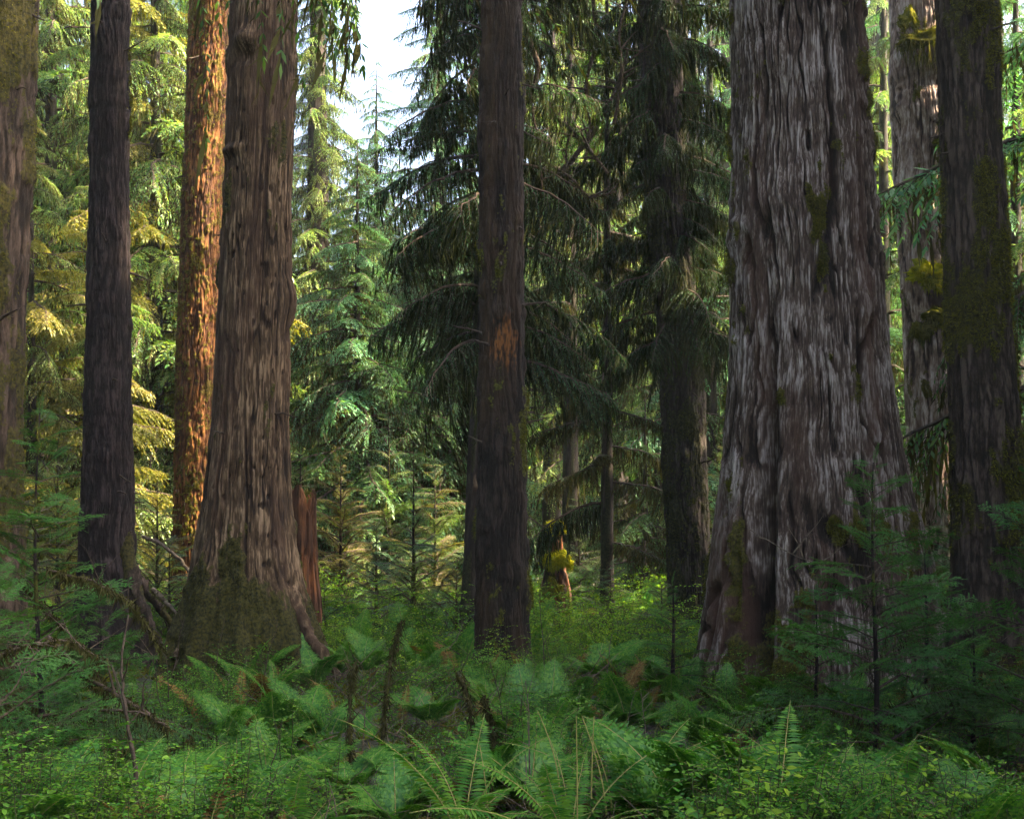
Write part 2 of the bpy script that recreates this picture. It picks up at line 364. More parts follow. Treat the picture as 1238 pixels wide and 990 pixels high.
def rfbm(x, y, z, sd_, o=3, p=1.0):
    r, a, t = 0, 1.0, 0.0
    for k in range(o):
        r = r+a*(1-np.abs(2*noise(x*2.1**k+k*5, y*2.1**k, z*1.9**k, sd_+k*13)-1))**p; t += a; a *= .6
    return r/t
def base_moss(TH, Z, gx, gy, sp, dlo, dhi):
    mn = fbm(gx*4+sp.get('seed', 0), gy*4, Z*1.5, 21, 6); lo, hi = sp.get('mossr', (dlo, dhi))
    mn = mn+.16*(noise(gx*22, gy*22, Z*9, 77)-.5)
    mn = mn+sp.get('mossb', 0)*sstep(sp.get('mosstop', 1.8), sp.get('mosslow', .5), Z+.5*(noise(gx*5, gy*5, 0*Z, 3)-.5))+sp.get('mossa', 0)*np.cos(TH-sp.get('mossth', PI))
    return sstep(lo-.04, hi+.05, mn)
def fn_bark(TH, Z, RR, gx, gy, sp):
    """ridged bark in long plates with fissures between"""
    f = sp.get('freq', 24); zs = sp.get('zs', .16); d = sp.get('depth', .03)
    wx = (noise(gx*3, gy*3, Z*2.2, 1)-.5)*.10
    r1 = rfbm(gx*f+wx*f, gy*f+wx*f, Z*f*zs, 2, 3, 1.4)
    pl_ = noise(gx*f*1.1, gy*f*1.1, Z*f*.5, 14); fine = noise(gx*70, gy*70, Z*30, 4)
    h = np.clip(1.25-1.15*r1+.25*(pl_-.5)+.15*(fine-.5), 0, 1)
    big = fbm(gx*1.2+sp.get('seed', 0), gy*1.2, Z*.5, 6, 3)-.5
    bmp = sstep(.66, .8, noise(gx*5+9, gy*5, Z*4, 18))*sp.get('lumps', .012)
    disp = d*(h-.6)+.10*sp.get('bulge', 1)*big*RR+.005*(fine-.5)+bmp
    moss = base_moss(TH, Z, gx, gy, sp, .62, .75); moss = np.clip(moss*(1.5-.7*h), 0, 1)
    disp += moss*(.006+.022*noise(gx*26, gy*26, Z*20, 30)*sp.get('mosslump', 1))
    k = sp.get('knobs', 0)
    if k:
        kn = noise(gx*32+5, gy*32, Z*24, 33); kk = fbm(gx*3, gy*3, Z*1.6, 34, 3)
        kb = sstep(.56, .74, kn+.5*(kk-.5)); disp += kb*k; moss = np.maximum(moss, kb*1.0)
    fl = sp.get('flutes', 0)
    if fl: disp += fl*RR*np.cos(TH*sp.get('nfl', 6)+2*noise(gx, gy, Z*.3, 8))*np.exp(-np.clip(Z-.1, 0, 9)/.9)
    return disp, np.clip(h, 0, 1), moss

def fn_snag(TH, Z, RR, gx, gy, sp):
    """barkless weathered wood: wavy grain, checks, long cracks, holes"""
    f = sp.get('freq', 16); zs = sp.get('zs', .065)
    wv = (fbm(gx*1.7, gy*1.7, Z*.9, 1, 3)-.5)*sp.get('wave', .35)+(noise(gx*6, gy*6, Z*4.5, 51)-.5)*.045*sp.get('wave', .35)/.3
    ux, uy = gx+wv, gy-wv
    brk = sstep(.34, .50, fbm(gx*2.4+8, gy*2.4, Z*1.3, 41, 3))
    a = noise(ux*f, uy*f, Z*f*zs, 2); crack = sstep(.84, 1, 1-np.abs(2*a-1))*brk
    a2 = noise(ux*f*.38+3, uy*f*.38, Z*f*zs*.35, 3); crack2 = sstep(.90, 1, 1-np.abs(2*a2-1))*sstep(.42, .56, noise(gx*1.5, gy*1.5, Z*.6, 42))
    g = rfbm(ux*f*2.4, uy*f*2.4, Z*f*zs*2.2, 4, 3, 1.3); gg = noise(ux*f*8, uy*f*8, Z*f*.9, 5)
    fl_ = sstep(.45, .75, noise(ux*f*1.6, uy*f*1.6, Z*f*.35, 71))
    rip = noise(gx*5, gy*5, Z*13+6*wv, 15)*sstep(.5, .72, noise(gx*1.1+4, gy*1.1, Z*.8, 16))
    big = fbm(gx*1.1+sp.get('seed', 0), gy*1.1, Z*.55, 6, 3)-.5
    hole = sstep(.80, .86, noise(gx*30, gy*30, Z*10, 44)+.10*(noise(gx*3, gy*3, Z*1.5, 45)-.5))*sp.get('holes', 0)
    cd = sp.get('cd', 1)
    disp = -.045*cd*crack-.085*cd*crack2-.030*(g-.5)*sp.get('gr', 1)+.010*(gg-.5)+.012*fl_+.030*rip*sp.get('rip', 1)+.16*sp.get('bulge', 1)*big*RR-.025*hole
    cav = np.clip(.90-.70*g+.30*(gg-.5)+.12*fl_-.6*crack-.7*crack2-.5*hole, 0, 1)
    moss = base_moss(TH, Z, gx, gy, sp, .68, .78); moss = np.clip(moss*(1.45-.8*cav), 0, 1)
    disp += moss*(.006+.035*noise(gx*12, gy*12, Z*9, 30)*sp.get('mosslump', 1)+.015*noise(gx*30, gy*30, Z*26, 31))
    fl = sp.get('flutes', 0); fh = sp.get('flh', 1.1)
    if fl:
        lob = np.cos(TH*sp.get('nfl', 7)+sp.get('flp', 0)+1.3*noise(gx*.8, gy*.8, Z*.25, 8))+.4*np.cos(TH*(sp.get('nfl', 7)*2+1)+3*noise(gx, gy, Z*.3, 18))
        disp += fl*RR*lob*np.exp(-np.clip(Z-.1, 0, 12)/fh)
    for (tz, tt, dth, dzz, amp) in sp.get('dents', ()):     # (height, angle, angular size, vertical size, depth or swell)
        dt = np.angle(np.exp(1j*(TH-tt))); disp += amp*np.exp(-(dt/dth)**2-((Z-tz)/dzz)**2)
    return disp, cav, moss

MB_DARK = bark_mat('bark_dark_purple_brown', (.010, .007, .007), (.012, .008, .008), (.042, .030, .028), scale=46, stretch=.2, bump=.8)
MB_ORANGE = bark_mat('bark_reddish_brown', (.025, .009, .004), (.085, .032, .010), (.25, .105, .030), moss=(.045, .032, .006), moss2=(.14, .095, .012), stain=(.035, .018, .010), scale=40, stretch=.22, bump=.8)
MB_CENTRE = bark_mat('bark_grey_brown', (.008, .006, .005), (.012, .008, .006), (.036, .025, .018), scale=46, stretch=.2, bump=.8, stain=(.050, .028, .012))
MB_MOSSY = bark_mat('bark_mossy_brown', (.012, .008, .006), (.022, .014, .009), (.085, .058, .042), moss=(.014, .013, .004), moss2=(.055, .048, .008), scale=40, stretch=.22, bump=.8)
MB_BACK = bark_mat('bark_mossy_plum', (.014, .010, .010), (.024, .018, .015), (.060, .048, .038), moss=(.016, .018, .010), moss2=(.045, .045, .020), scale=40, stretch=.22, bump=.8)
MB_SNAG_BROWN = bark_mat('weathered_brown_wood', (.014, .008, .005), (.062, .038, .019), (.25, .17, .10), moss=(.010, .011, .004), moss2=(.058, .052, .009), scale=40, bump=.7, stain=(.055, .030, .018), stretch=.12)
MB_SNAG_GREY = bark_mat('weathered_silver_wood', (.012, .007, .005), (.080, .052, .036), (.40, .335, .285), moss=(.030, .028, .008), moss2=(.090, .075, .014), scale=62, bump=.8, stain=(.075, .036, .022), stretch=.10)
MB_SNAG_PINK = bark_mat('rotten_pinkish_wood', (.030, .015, .012), (.22, .145, .11), (.58, .47, .42), moss=(.030, .028, .006), moss2=(.10, .085, .010), scale=24, bump=.8, stain=(.060, .036, .024), stretch=.25)
MB_RED = bark_mat('rotten_red_wood', (.018, .008, .005), (.075, .034, .018), (.22, .085, .030), moss=(.04, .045, .008), moss2=(.11, .12, .015), scale=30, bump=.8, stretch=.12)

BIG = {}
def T(key, **kw): BIG[key] = kw; trunk(kw); return kw
T('edge', name='mossy_conifer', label='grey barked mossy trunk cut off by the left edge', Y=10.5, nth=190, dz=.024, fn=fn_bark, mat=MB_MOSSY, seed=3, mossr=(.43, .60), mossa=.05, mossth=-2.2, freq=17, depth=.04,
  rows=[(0, -62, 43), (250, -74, 34), (500, -90, 22), (700, -88, 27), (860, -100, 32)], tufts=9000, top=26)
T('dark', name='tall_conifer', label='straight dark trunk left of the brown snag, bark almost black', Y=14, nth=190, dz=.022, fn=fn_bark, mat=MB_DARK, seed=11, freq=24, depth=.034, lumps=.018, bulge=1.5, mossr=(.70, .85), mossb=.12, flutes=.10, nfl=5,
  rows=[(0, 112, 155), (250, 108, 155.5), (500, 103, 158), (600, 100, 161), (680, 97, 163), (730, 94, 172), (760, 88, 182)], tufts=3500, top=27)
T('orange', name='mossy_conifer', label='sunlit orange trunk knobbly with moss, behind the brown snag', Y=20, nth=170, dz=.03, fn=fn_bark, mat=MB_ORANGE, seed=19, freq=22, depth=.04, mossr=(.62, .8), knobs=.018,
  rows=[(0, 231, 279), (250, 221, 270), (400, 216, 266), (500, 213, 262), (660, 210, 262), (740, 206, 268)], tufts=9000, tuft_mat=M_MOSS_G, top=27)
T('brown', name='dead_snag', cat='dead tree', label='broad brown barkless snag with moss round its flared base', Y=13.2, nth=310, dz=.017, fn=fn_snag, mat=MB_SNAG_BROWN, seed=23, freq=17, cd=.25, holes=.8, rip=.4, bulge=.5, wave=.10, gr=.5, mossr=(.66, .76), mossb=.34, mosstop=2.2, mosslow=1.0, mosslump=1.0, flutes=.12, nfl=9, flh=.9,
  rows=[(0, 280, 358), (120, 276, 356), (250, 271, 352), (350, 266, 351), (400, 263, 350), (500, 258, 349), (560, 252, 350), (600, 247, 352), (650, 240, 356), (700, 231, 364), (740, 222, 374), (775, 212, 388)],
  dents=[(PZ(62, 13.2), -1.9, .35, .10, .10), (PZ(78, 13.2), -1.9, .3, .10, -.07), (PZ(190, 13.2), -2.3, .35, .06, .07), (PZ(365, 13.2), -.15, .5, .22, .07)], tufts=7000, top=17, tip=.7, tuft_size=.03, tuft_mat=M_MOSS)
T('centre', name='tall_conifer', label='slender dark trunk standing in the centre with an orange patch', Y=13.3, nth=190, dz=.022, fn=fn_bark, mat=MB_CENTRE, seed=31, lichen=[(PZ(418, 13.3), -1.45, .75, .30)], freq=22, depth=.04, lumps=.02, bulge=1.6, mossr=(.60, .78), mossb=.05, flutes=.04,  # lichen= places the orange patch in the bark colour
  rows=[(0, 582, 630), (250, 580, 632), (420, 579, 634), (500, 578, 634.5), (600, 577, 636), (700, 575, 638), (760, 573, 640), (795, 568, 645)], tufts=3500, top=27)
T('plum', name='mossy_conifer', label='plum brown mossy trunk behind drooping boughs, left of the giant', Y=18, nth=150, dz=.032, fn=fn_bark, mat=MB_BACK, seed=37, freq=15, depth=.05, mossr=(.48, .66), knobs=.012,
  rows=[(0, 772, 822), (250, 781, 829), (420, 797, 847), (500, 800, 852), (600, 804, 856), (730, 808, 864)], tufts=9000, top=27)
T('giant', name='giant_snag', cat='dead tree', label='giant silver grey snag with deep cracks and a fluted base', Y=13, nth=540, dz=.0125, fn=fn_snag, mat=MB_SNAG_GREY, seed=41, freq=14,  cd=1.15, holes=.2, rip=1.8, gr=1.25, bulge=.5, wave=.16, mossr=(.64, .72), mossb=.07, mosstop=2.6, mossa=.03, mossth=-2.7,
  flutes=.09, nfl=7, flh=1.2, flp=.6,
  rows=[(0, 885, 1040), (100, 886, 1043), (250, 887, 1054), (400, 885, 1069), (500, 880, 1081), (600, 868, 1095), (680, 858, 1109), (740, 850, 1122), (790, 843, 1134)],
  dents=[(1.9, -2.32, .10, 1.5, -.60), (.7, -2.32, .13, .9, -.35), (2.9, -1.15, .10, .9, -.13), (PZ(90, 13), -2.1, .3, .22, .08), (PZ(270, 13), -2.1, .35, .3, .07), (PZ(380, 13), -1.0, .12, .2, .08), (1.5, -.45, .25, .8, .10)],
  tufts=26000, top=19, tip=.75)
T('pink', name='decaying_snag', cat='dead tree', label='pale pinkish rotting snag with shelves of moss, right of the giant', Y=19.8, nth=190, dz=.028, fn=fn_snag, mat=MB_SNAG_PINK, seed=53, freq=12, cd=.6, rip=1.8, bulge=1.0, wave=.3, mossr=(.64, .74), flutes=.05,
  rows=[(0, 1077, 1150), (150, 1080, 1156), (250, 1084, 1160), (400, 1094, 1168), (550, 1098, 1176), (660, 1094, 1184), (740, 1088, 1196)],
  dents=[(PZ(75, 19.8), -1.6, .9, .10, .08), (PZ(110, 19.8), -1.5, .8, .16, -.12), (PZ(210, 19.8), -1.4, .5, .3, -.10), (PZ(325, 19.8), -1.6, .9, .14, .07), (PZ(385, 19.8), -1.5, .9, .1, -.07), (PZ(560, 19.8), -1.2, .4, .5, -.15)],
  tufts=5000, top=20, tip=.7)
T('mossy', name='mossy_conifer', label='olive mossy trunk nearest the right edge, overlapping the pale snag', Y=12.5, nth=220, dz=.021, fn=fn_bark, mat=MB_MOSSY, seed=61, freq=20, depth=.03, mossr=(.42, .60), mossa=.06, mossth=0,
  rows=[(0, 1133, 1203), (200, 1139, 1210), (400, 1146, 1221), (500, 1150, 1229), (600, 1153, 1238), (700, 1152, 1252), (780, 1146, 1268)], tufts=26000, top=26)

# roots of the brown snag and the dark conifer, mossy shelves of the pale snag
def root_part(sp, pts, rad, mat):
    g = Geo(); P = np.array([(PX(p[0], p[2])-sp['x0'], p[2]-sp['Y'], PZ(p[1], p[2])) for p in pts], float)
    t = np.linspace(0, 1, 40); Pi = np.stack([np.interp(t, np.linspace(0, 1, len(P)), P[:, k]) for k in range(3)], 1)
    for k in range(3): Pi[:, k] = np.convolve(np.pad(Pi[:, k], 4, 'edge'), np.ones(9)/9, 'valid')
    Pi += R.normal(0, .004, Pi.shape)
    rr = np.interp(t, [0, 1], rad)*(1+.2*(noise(t*9, 0, 0, 7)-.5)*2)
    g.tube(Pi, rr, 14)
    V = g.V[0]; V += (fbm(V[:, 0]*12, V[:, 1]*12, V[:, 2]*12, 9, 3)-.5)[:, None]*.05
    me = mk('root', V, g.T[0], mat, {'cav': noise(V[:, 0]*30, V[:, 1]*30, V[:, 2]*8, 9), 'moss': sstep(.5, .7, noise(V[:, 0]*5, V[:, 1]*5, V[:, 2]*5, 3))}, smooth=True)
    return link('root', me, sp['root'])
b = BIG['brown']
root_part(b, [(346, 690, 13.12), (358, 735, 12.95), (376, 772, 12.8), (398, 800, 12.65), (412, 825, 12.6)], (.10, .025), MB_SNAG_BROWN)
root_part(b, [(246, 720, 13.0), (230, 765, 12.85), (212, 800, 12.7)], (.12, .05), MB_SNAG_BROWN)
d_ = BIG['dark']
root_part(d_, [(146, 640, 13.95), (160, 700, 13.8), (176, 745, 13.6), (196, 785, 13.4)], (.10, .04), MB_MOSSY)
root_part(d_, [(150, 670, 14.1), (172, 708, 14.1), (196, 740, 14), (220, 772, 14)], (.07, .03), MB_MOSSY)

def cushion(sp, px, py, wpx, hpx, mat, hang=.25, n=1500, name='moss_cushion', dy=-.44):
    """mossy shelf hugging the trunk's near side"""
    Y = sp['Y']; s = Y/F; rx, rz = wpx*s/2, hpx*s/2
    k = 26; u = np.linspace(0, 2*PI, k*2, endpoint=False); v = np.linspace(.02, PI-.02, k)
    U, Vv = np.meshgrid(u, v); nx, ny, nz = np.cos(U)*np.sin(Vv), np.sin(U)*np.sin(Vv), np.cos(Vv)
    lump = .35+1.05*fbm(nx*3.2+px, ny*3.2, nz*3.2, 5, 4)+.25*noise(nx*9+px, ny*9, nz*9, 6)
    P = np.stack([nx*rx*lump*1.15, ny*rx*.42*lump, nz*rz*lump-.5*rz*(nx**2)+.3*rz*np.sin(nx*5+px)], -1)
    c = np.array([PX(px, Y)-sp['x0'], dy, PZ(py, Y)])
    P = P.reshape(-1, 3)+c; kk = 2*k
    i, j = np.meshgrid(np.arange(k-1), np.arange(kk), indexing='ij'); i, j = i.ravel(), j.ravel()
    Q = np.stack([i*kk+j, (i+1)*kk+j, (i+1)*kk+(j+1) % kk, i*kk+(j+1) % kk], 1)
    me = mk(name, P, Q, mat, {'lv': R.random(len(P))}, smooth=True); o = link(name, me, sp['root'])
    Nn = np.stack([nx, ny, nz], -1).reshape(-1, 3)
    g = Geo(); idx = R.integers(0, len(P), n); D = Nn[idx]+R.normal(0, .5, (n, 3)); g.blades(P[idx], D, R.normal(0, 1, (n, 3)), .03+.05*R.random(n), .009, tri=True)
    low = np.where((Nn[:, 2] < .1) & (Nn[:, 1] < .3))[0]; idx = R.choice(low, n//3); D = np.array([0, 0, -1.])+R.normal(0, .18, (n//3, 3))
    g.blades(P[idx], D, R.normal(0, 1, (n//3, 3)), hang*(.2+R.random(n//3)**2), .014, tri=True)
    tag(link('moss_fringe', g.mesh('moss_fringe', mat), o), kind='stuff')
p_ = BIG['pink']
cushion(p_, 1112, 62, 66, 26, M_FLUFF, .38, 2600); cushion(p_, 1088, 36, 20, 22, M_MOSS_G, .05, 500)
cushion(p_, 1124, 334, 58, 36, M_MOSS_Y, .12, 2600); cushion(p_, 1140, 300, 40, 24, M_FLUFF, .1, 900)
cushion(p_, 1130, 386, 44, 22, M_FLUFF, .2, 1000); cushion(p_, 1104, 404, 26, 18, M_FLUFF, .16, 600); cushion(p_, 1133, 178, 34, 16, M_FLUFF, .12, 600)

# ------------------------------------------------------------------ conifer boughs (shared meshes, along +X)
def bough(L, hang, droop, rise, leaf, lw, sec_gap, spr_gap, mats, moss=0.0, mlen=.35, flat=.35, sec=.42, up=.0, fill=1.0):
    """mats: wood, needles, moss"""
    g = Geo(); n = 14; t = np.linspace(0, 1, n)
    wob = np.cumsum(R.normal(0, .012, n))*L
    P = np.stack([L*t*(1-.08*droop*t), wob, L*(rise*t-droop*t**1.8)+np.cumsum(R.normal(0, .006, n))*L], 1)
    g.tube(P, np.interp(t, [0, 1], [.016*L+.004, .003]), 4, 0)
    ax = np.gradient(P, axis=0); ax /= np.linalg.norm(ax, axis=1, keepdims=True)
    ns = int(L/sec_gap); B, D, U, Ln = [], [], [], []
    mB, mL = [], []
    for k in range(ns):
        tt = .08+.92*(k+R.random())/ns; side = 1 if k % 2 else -1
        p = np.array([np.interp(tt, t, P[:, c]) for c in range(3)]); a = np.array([np.interp(tt, t, ax[:, c]) for c in range(3)])
        l = L*sec*(.25+.75*min(1, tt*3.0))*(1-tt)**.55*R.uniform(*((.25, 1.35) if hang > .6 else (.5, 1.2)))+.08*L*R.uniform(.4, 1)
        if hang > .6 and R.random() < .16: continue
        ang = R.uniform(.75, 1.15)*(1-.45*tt); sd_ = np.cross([0, 0, 1.], a); sd_ /= np.linalg.norm(sd_)+1e-9
        d0 = a*math.cos(ang)+sd_*side*math.sin(ang)+np.array([0, 0, up*R.uniform(.3, 1)])
        m = max(4, int(l/spr_gap)); s = (np.arange(m)+.5)/m
        h = hang*R.uniform(.6, 1.3)
        S = p+np.outer(s*l*(1-.25*h*s), d0)+np.outer(l*h*s**1.5, [0, 0, -1.])
        g.tube(S[::max(1, m//4)] if m > 8 else S[[0, m//2, m-1]], np.array([.006, .004, .002, .0015, .001, .001, .001, .001, .001])[:len(S[::max(1, m//4)]) if m > 8 else 3]*L**.3, 3, 0)
        tg = np.gradient(S, axis=0); tg /= np.linalg.norm(tg, axis=1, keepdims=True)+1e-9
        lat = np.cross(tg, [0, 0, 1.]); lat /= np.linalg.norm(lat, axis=1, keepdims=True)+1e-9
        for sgn in (-1, 1):
            keep = R.random(m) < fill
            q = S[keep]; dd = tg[keep]*.75+lat[keep]*sgn*.8+np.stack([R.normal(0, .15, keep.sum()), R.normal(0, .15, keep.sum()), R.normal(-.35*hang, flat, keep.sum())], 1)
            B.append(q); D.append(dd); U.append(np.tile([0, 0, 1.], (len(q), 1))+R.normal(0, .35, (len(q), 3)))
            Ln.append(leaf*(1-.45*s[keep])*R.uniform(.6, 1.25, keep.sum()))
        B.append(S[-1:]); D.append(tg[-1:]); U.append(np.array([[0, 0, 1.]])); Ln.append(np.array([leaf]))
        nm = R.poisson(moss*l*26)
        if nm:
            q = S[R.integers(0, m, nm)]; mB.append(q); mL.append(mlen*(.25+R.random(nm)**1.5*1.1)*(.6+.6*(1-tt)))
    B, D, U, Ln = map(np.concatenate, (B, D, U, Ln))
    g.blades(B, D, U, Ln, Ln*lw, 1)
    nm = int(moss*L*60)
    if nm: mB.append(P[0]+(np.stack([np.interp(R.random(nm)*.9+.02, t, P[:, c]) for c in range(3)], 1)-P[0]) if False else np.array([[np.interp(x, t, P[:, c]) for c in range(3)] for x in R.random(nm)*.9+.02])); mL.append(mlen*(.3+R.random(nm)**1.3*1.3))
    if mB:
        q = np.concatenate(mB); ln = np.concatenate(mL); k = len(q)
        D1 = np.array([0, 0, -1.])+R.normal(0, .10, (k, 3)); U1 = R.normal(0, 1, (k, 3)); U1[:, 2] = 0
        g.blades(q, D1, U1, ln, .018+.02*R.random(k), 2)
        # short fuzz along each hanging strand
        for f_ in (.25, .5, .7):
            o_ = q+D1*ln[:, None]*f_; g.blades(o_, D1+R.normal(0, .45, (k, 3)), R.normal(0, 1, (k, 3)), ln*.35, .012, 2, tri=True)
    return g.mesh('branch', mats)
NB = 4
BG_MATS = {'dark': [M_WOODY, M_NEEDLE, M_MOSS], 'light': [M_WOODY, M_NEEDLE_L, M_MOSS], 'blue': [M_WOODY, M_NEEDLE_B, M_MOSS], 'yellow': [M_WOODY, M_NEEDLE_Y, M_MOSS_G]}
BOUGH = {}
for kind in ('dark', 'light', 'blue', 'yellow'):
    mt = BG_MATS[kind]
    BOUGH['far_'+kind] = [bough(2.6, .55, .30, .18, .13, .30, .060, .042, mt, moss=.15) for _ in range(NB)]
    BOUGH['weep_'+kind] = [bough(2.4, 1.05, .55, .30, .11, .28, .055, .040, mt, moss=.45, mlen=.35, sec=.45) for _ in range(NB)]
for kind in ('dark', 'light', 'blue', 'yellow'):
    BOUGH['young_'+kind] = [bough(1.2, .30, .25, .40, .042, .20, .026, .015, BG_MATS[kind], moss=.0, sec=.40, flat=.2) for _ in range(3)]
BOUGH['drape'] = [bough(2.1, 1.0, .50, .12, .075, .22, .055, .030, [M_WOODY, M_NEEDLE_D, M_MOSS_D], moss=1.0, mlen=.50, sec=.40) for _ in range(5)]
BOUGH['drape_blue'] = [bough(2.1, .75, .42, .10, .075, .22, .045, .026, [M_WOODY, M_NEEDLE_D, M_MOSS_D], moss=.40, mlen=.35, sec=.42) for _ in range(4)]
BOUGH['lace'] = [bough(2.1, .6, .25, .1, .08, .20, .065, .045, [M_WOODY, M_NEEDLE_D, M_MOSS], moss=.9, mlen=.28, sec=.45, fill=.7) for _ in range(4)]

def simple_trunk(root, H, r, mat, lean=(0, 0), nth=14, zlow=-.3):
    z = np.concatenate([np.arange(zlow, min(H, 9), .18), np.linspace(min(H, 9), H, 16)[1:] if H > 9 else []]); th = np.arange(nth)*2*PI/nth
    TH, Z = np.meshgrid(th, z); rr = r*np.clip(1-.97*Z/H, .03, 1.1)*(1+.5*np.exp(-np.clip(Z, 0, 9)/.4))
    c, s = np.cos(TH), np.sin(TH)
    d = rr*.16*(noise(c*3+root.location.x, s*3, Z*1.2, 3)-.5)+rr*.14*(noise(c*7, s*7, Z*6, 5)-.5)
    V = np.stack([c*(rr+d)+lean[0]*Z, s*(rr+d)+lean[1]*Z, Z], -1).reshape(-1, 3); nz = len(z)
    i, j = np.meshgrid(np.arange(nz-1), np.arange(nth), indexing='ij'); i, j = i.ravel(), j.ravel(); j2 = (j+1) % nth
    Q = np.stack([i*nth+j, i*nth+j2, (i+1)*nth+j2, (i+1)*nth+j], 1)
    mo = sstep(.5, .65, noise(c*2+root.location.x, s*2, Z*1.1, 9))
    me = mk('trunk', V, Q, mat, {'cav': noise(c*5, s*5, Z*3, 8).ravel(), 'moss': mo.ravel()}, smooth=True)
    return link('trunk', me, root)

def boughs(root, kinds, z0, z1, n, Rad, H, pitch=(0, .2), lean=(0, 0), nom=2.4, taper=.75, azr=None, minr=.25, name='branch', rnd=None):
    rnd = rnd or random
    az = rnd.random()*6.28
    for k in range(n):
        z = z0+(z1-z0)*((k+rnd.random())/n)
        rad = Rad*max(0.02, (1-z/H))**taper*rnd.uniform(.62, 1.22); rad = max(rad, minr)
        az += 2.39996+rnd.uniform(-.4, .4)
        a = az if azr is None else rnd.uniform(*azr)
        s = rad/nom
        me = rnd.choice(BOUGH[rnd.choice(kinds)])
        M = Matrix.Translation((lean[0]*z, lean[1]*z, z)) @ Euler((rnd.uniform(-.45, .45), rnd.uniform(*pitch), a)).to_matrix().to_4x4() @ Matrix.Scale(s, 4)
        link(name, me, root, M)

def conifer(label, px, Y, H, Rad, kinds, n, z0=.8, r=.16, mat=MB_BACK, lean=(0, 0), pitch=(-.05, .25), name='conifer', cat='tree', group=None, nom=2.4, taper=.75, zlim=None, azr=None):
    x = PX(px, Y); root = empty(name, (x, Y, g1(x, Y))); tag(root, label, cat, group)
    simple_trunk(root, H, r, mat, lean)
    zt = PZ(-30, Y)
    if zlim: boughs(root, kinds, z0, zlim, n, Rad, H, pitch, lean, nom, taper, azr)
    elif zt+1 < H-3:
        boughs(root, kinds, z0, zt+1, n, Rad, H, pitch, lean, nom, taper, azr)
        boughs(root, kinds, zt+1, H-.2, max(6, int(n*.45*(H-zt-1)/(zt+1-z0))), Rad, H, pitch, lean, nom, taper, azr)
    else: boughs(root, kinds, z0, H-.1, n, Rad, H, pitch, lean, nom, taper, azr)
    return root

def stubs(key, n, seed):
    rg = random.Random(seed); sp = BIG[key]; Y = sp['Y']
    for k in range(n):
        py = rg.uniform(20, 620); row = [np.interp(py, [r[0] for r in sp['rows']], [r[q] for r in sp['rows']]) for q in (1, 2)]
        cx = PX(sum(row)/2, Y)-sp['x0']; rr = (row[1]-row[0])/2*Y/F; a = rg.uniform(-3.3, .2); l = rg.uniform(.06, .35); g = Geo(); t = np.linspace(0, 1, 6)
        P = np.array([cx+math.cos(a)*rr*.8, math.sin(a)*rr*.8, PZ(py, Y)])+np.outer(t*(l+rr*.2), [math.cos(a), math.sin(a), rg.uniform(-.5, .3)])+np.cumsum(R.normal(0, .006, (6, 3)), 0)
        g.tube(P, np.linspace(rg.uniform(.010, .022), .004, 6), 6)
        if l > .15:
            for q in (2, 4): g.tube(P[q]+np.outer(np.linspace(0, 1, 4)*l*.6, [rg.uniform(-1, 1), rg.uniform(-.6, .2), rg.uniform(-.8, .6)]), np.linspace(.004, .001, 4), 3)
        link('branch_stub', g.mesh('branch_stub', M_WOODY, True), sp['root'])
for kk in (('centre', 12, 1), ('dark', 10, 2), ('plum', 8, 3), ('mossy', 8, 4), ('edge', 5, 5), ('brown', 4, 6), ('orange', 6, 7)): stubs(*kk)
# crowns of the living big trees, far up
rn = random.Random(5)
for key, z0, z1, n, Rad, kd in (('dark', 10.5, 25, 26, 4.5, ['far_dark']), ('orange', 12, 26, 30, 4.5, ['far_dark', 'far_light']), ('centre', 9.5, 25, 30, 4.5, ['weep_dark']), ('mossy', 9, 24, 26, 4.5, ['weep_dark']), ('edge', 8.5, 24, 24, 4.5, ['weep_dark'])):
    boughs(BIG[key]['root'], kd, z0, z1, n, Rad, 28, (0, .25), rnd=rn)
# the plum trunk's drooping dark skirt
pl = BIG['plum']['root']
boughs(pl, ['drape', 'drape', 'drape_blue'], 4.5, 11, 74, 1.8, 24, (-.05, .25), lean=(-.045, 0), nom=2.1, rnd=rn)
boughs(pl, ['far_dark'], 10.5, 25, 26, 4, 27, (0, .25), rnd=rn)

# drooping hemlock hidden behind the centre trunk
def hemlock(label, px, Y, H, Rad, n, z0, z1, kinds, r, azr=None, lean=(0, 0), n2=18, dead=0):
    x = PX(px, Y); root = empty('hemlock', (x, Y, g1(x, Y))); tag(root, label, 'tree')
    simple_trunk(root, H, r, MB_BACK, lean); boughs(root, kinds, z0, z1, n, Rad, H*1.15, (-.1, .2), lean, nom=2.1, azr=azr, rnd=rn)
    boughs(root, ['far_dark'], z1, H, n2, 3, H, (0, .2), lean, rnd=rn)
    return root
hemlock('drooping hemlock with moss hung boughs, mostly hidden behind the centre trunk', 566, 16.3, 20, 2.1, 66, 3.9, 10.2, ['drape', 'drape_blue'], .12, lean=(.035, 0))
hemlock('thin dark hemlock with lacy moss boughs between centre and plum trunks', 734, 18.6, 12, 1.6, 26, 1.6, 8, ['lace', 'lace', 'drape'], .11)
hemlock('sparse mossy hemlock with bare twisted limbs, upper centre right', 690, 24, 16, 2.6, 34, 5.5, 14, ['weep_light', 'lace'], .18)

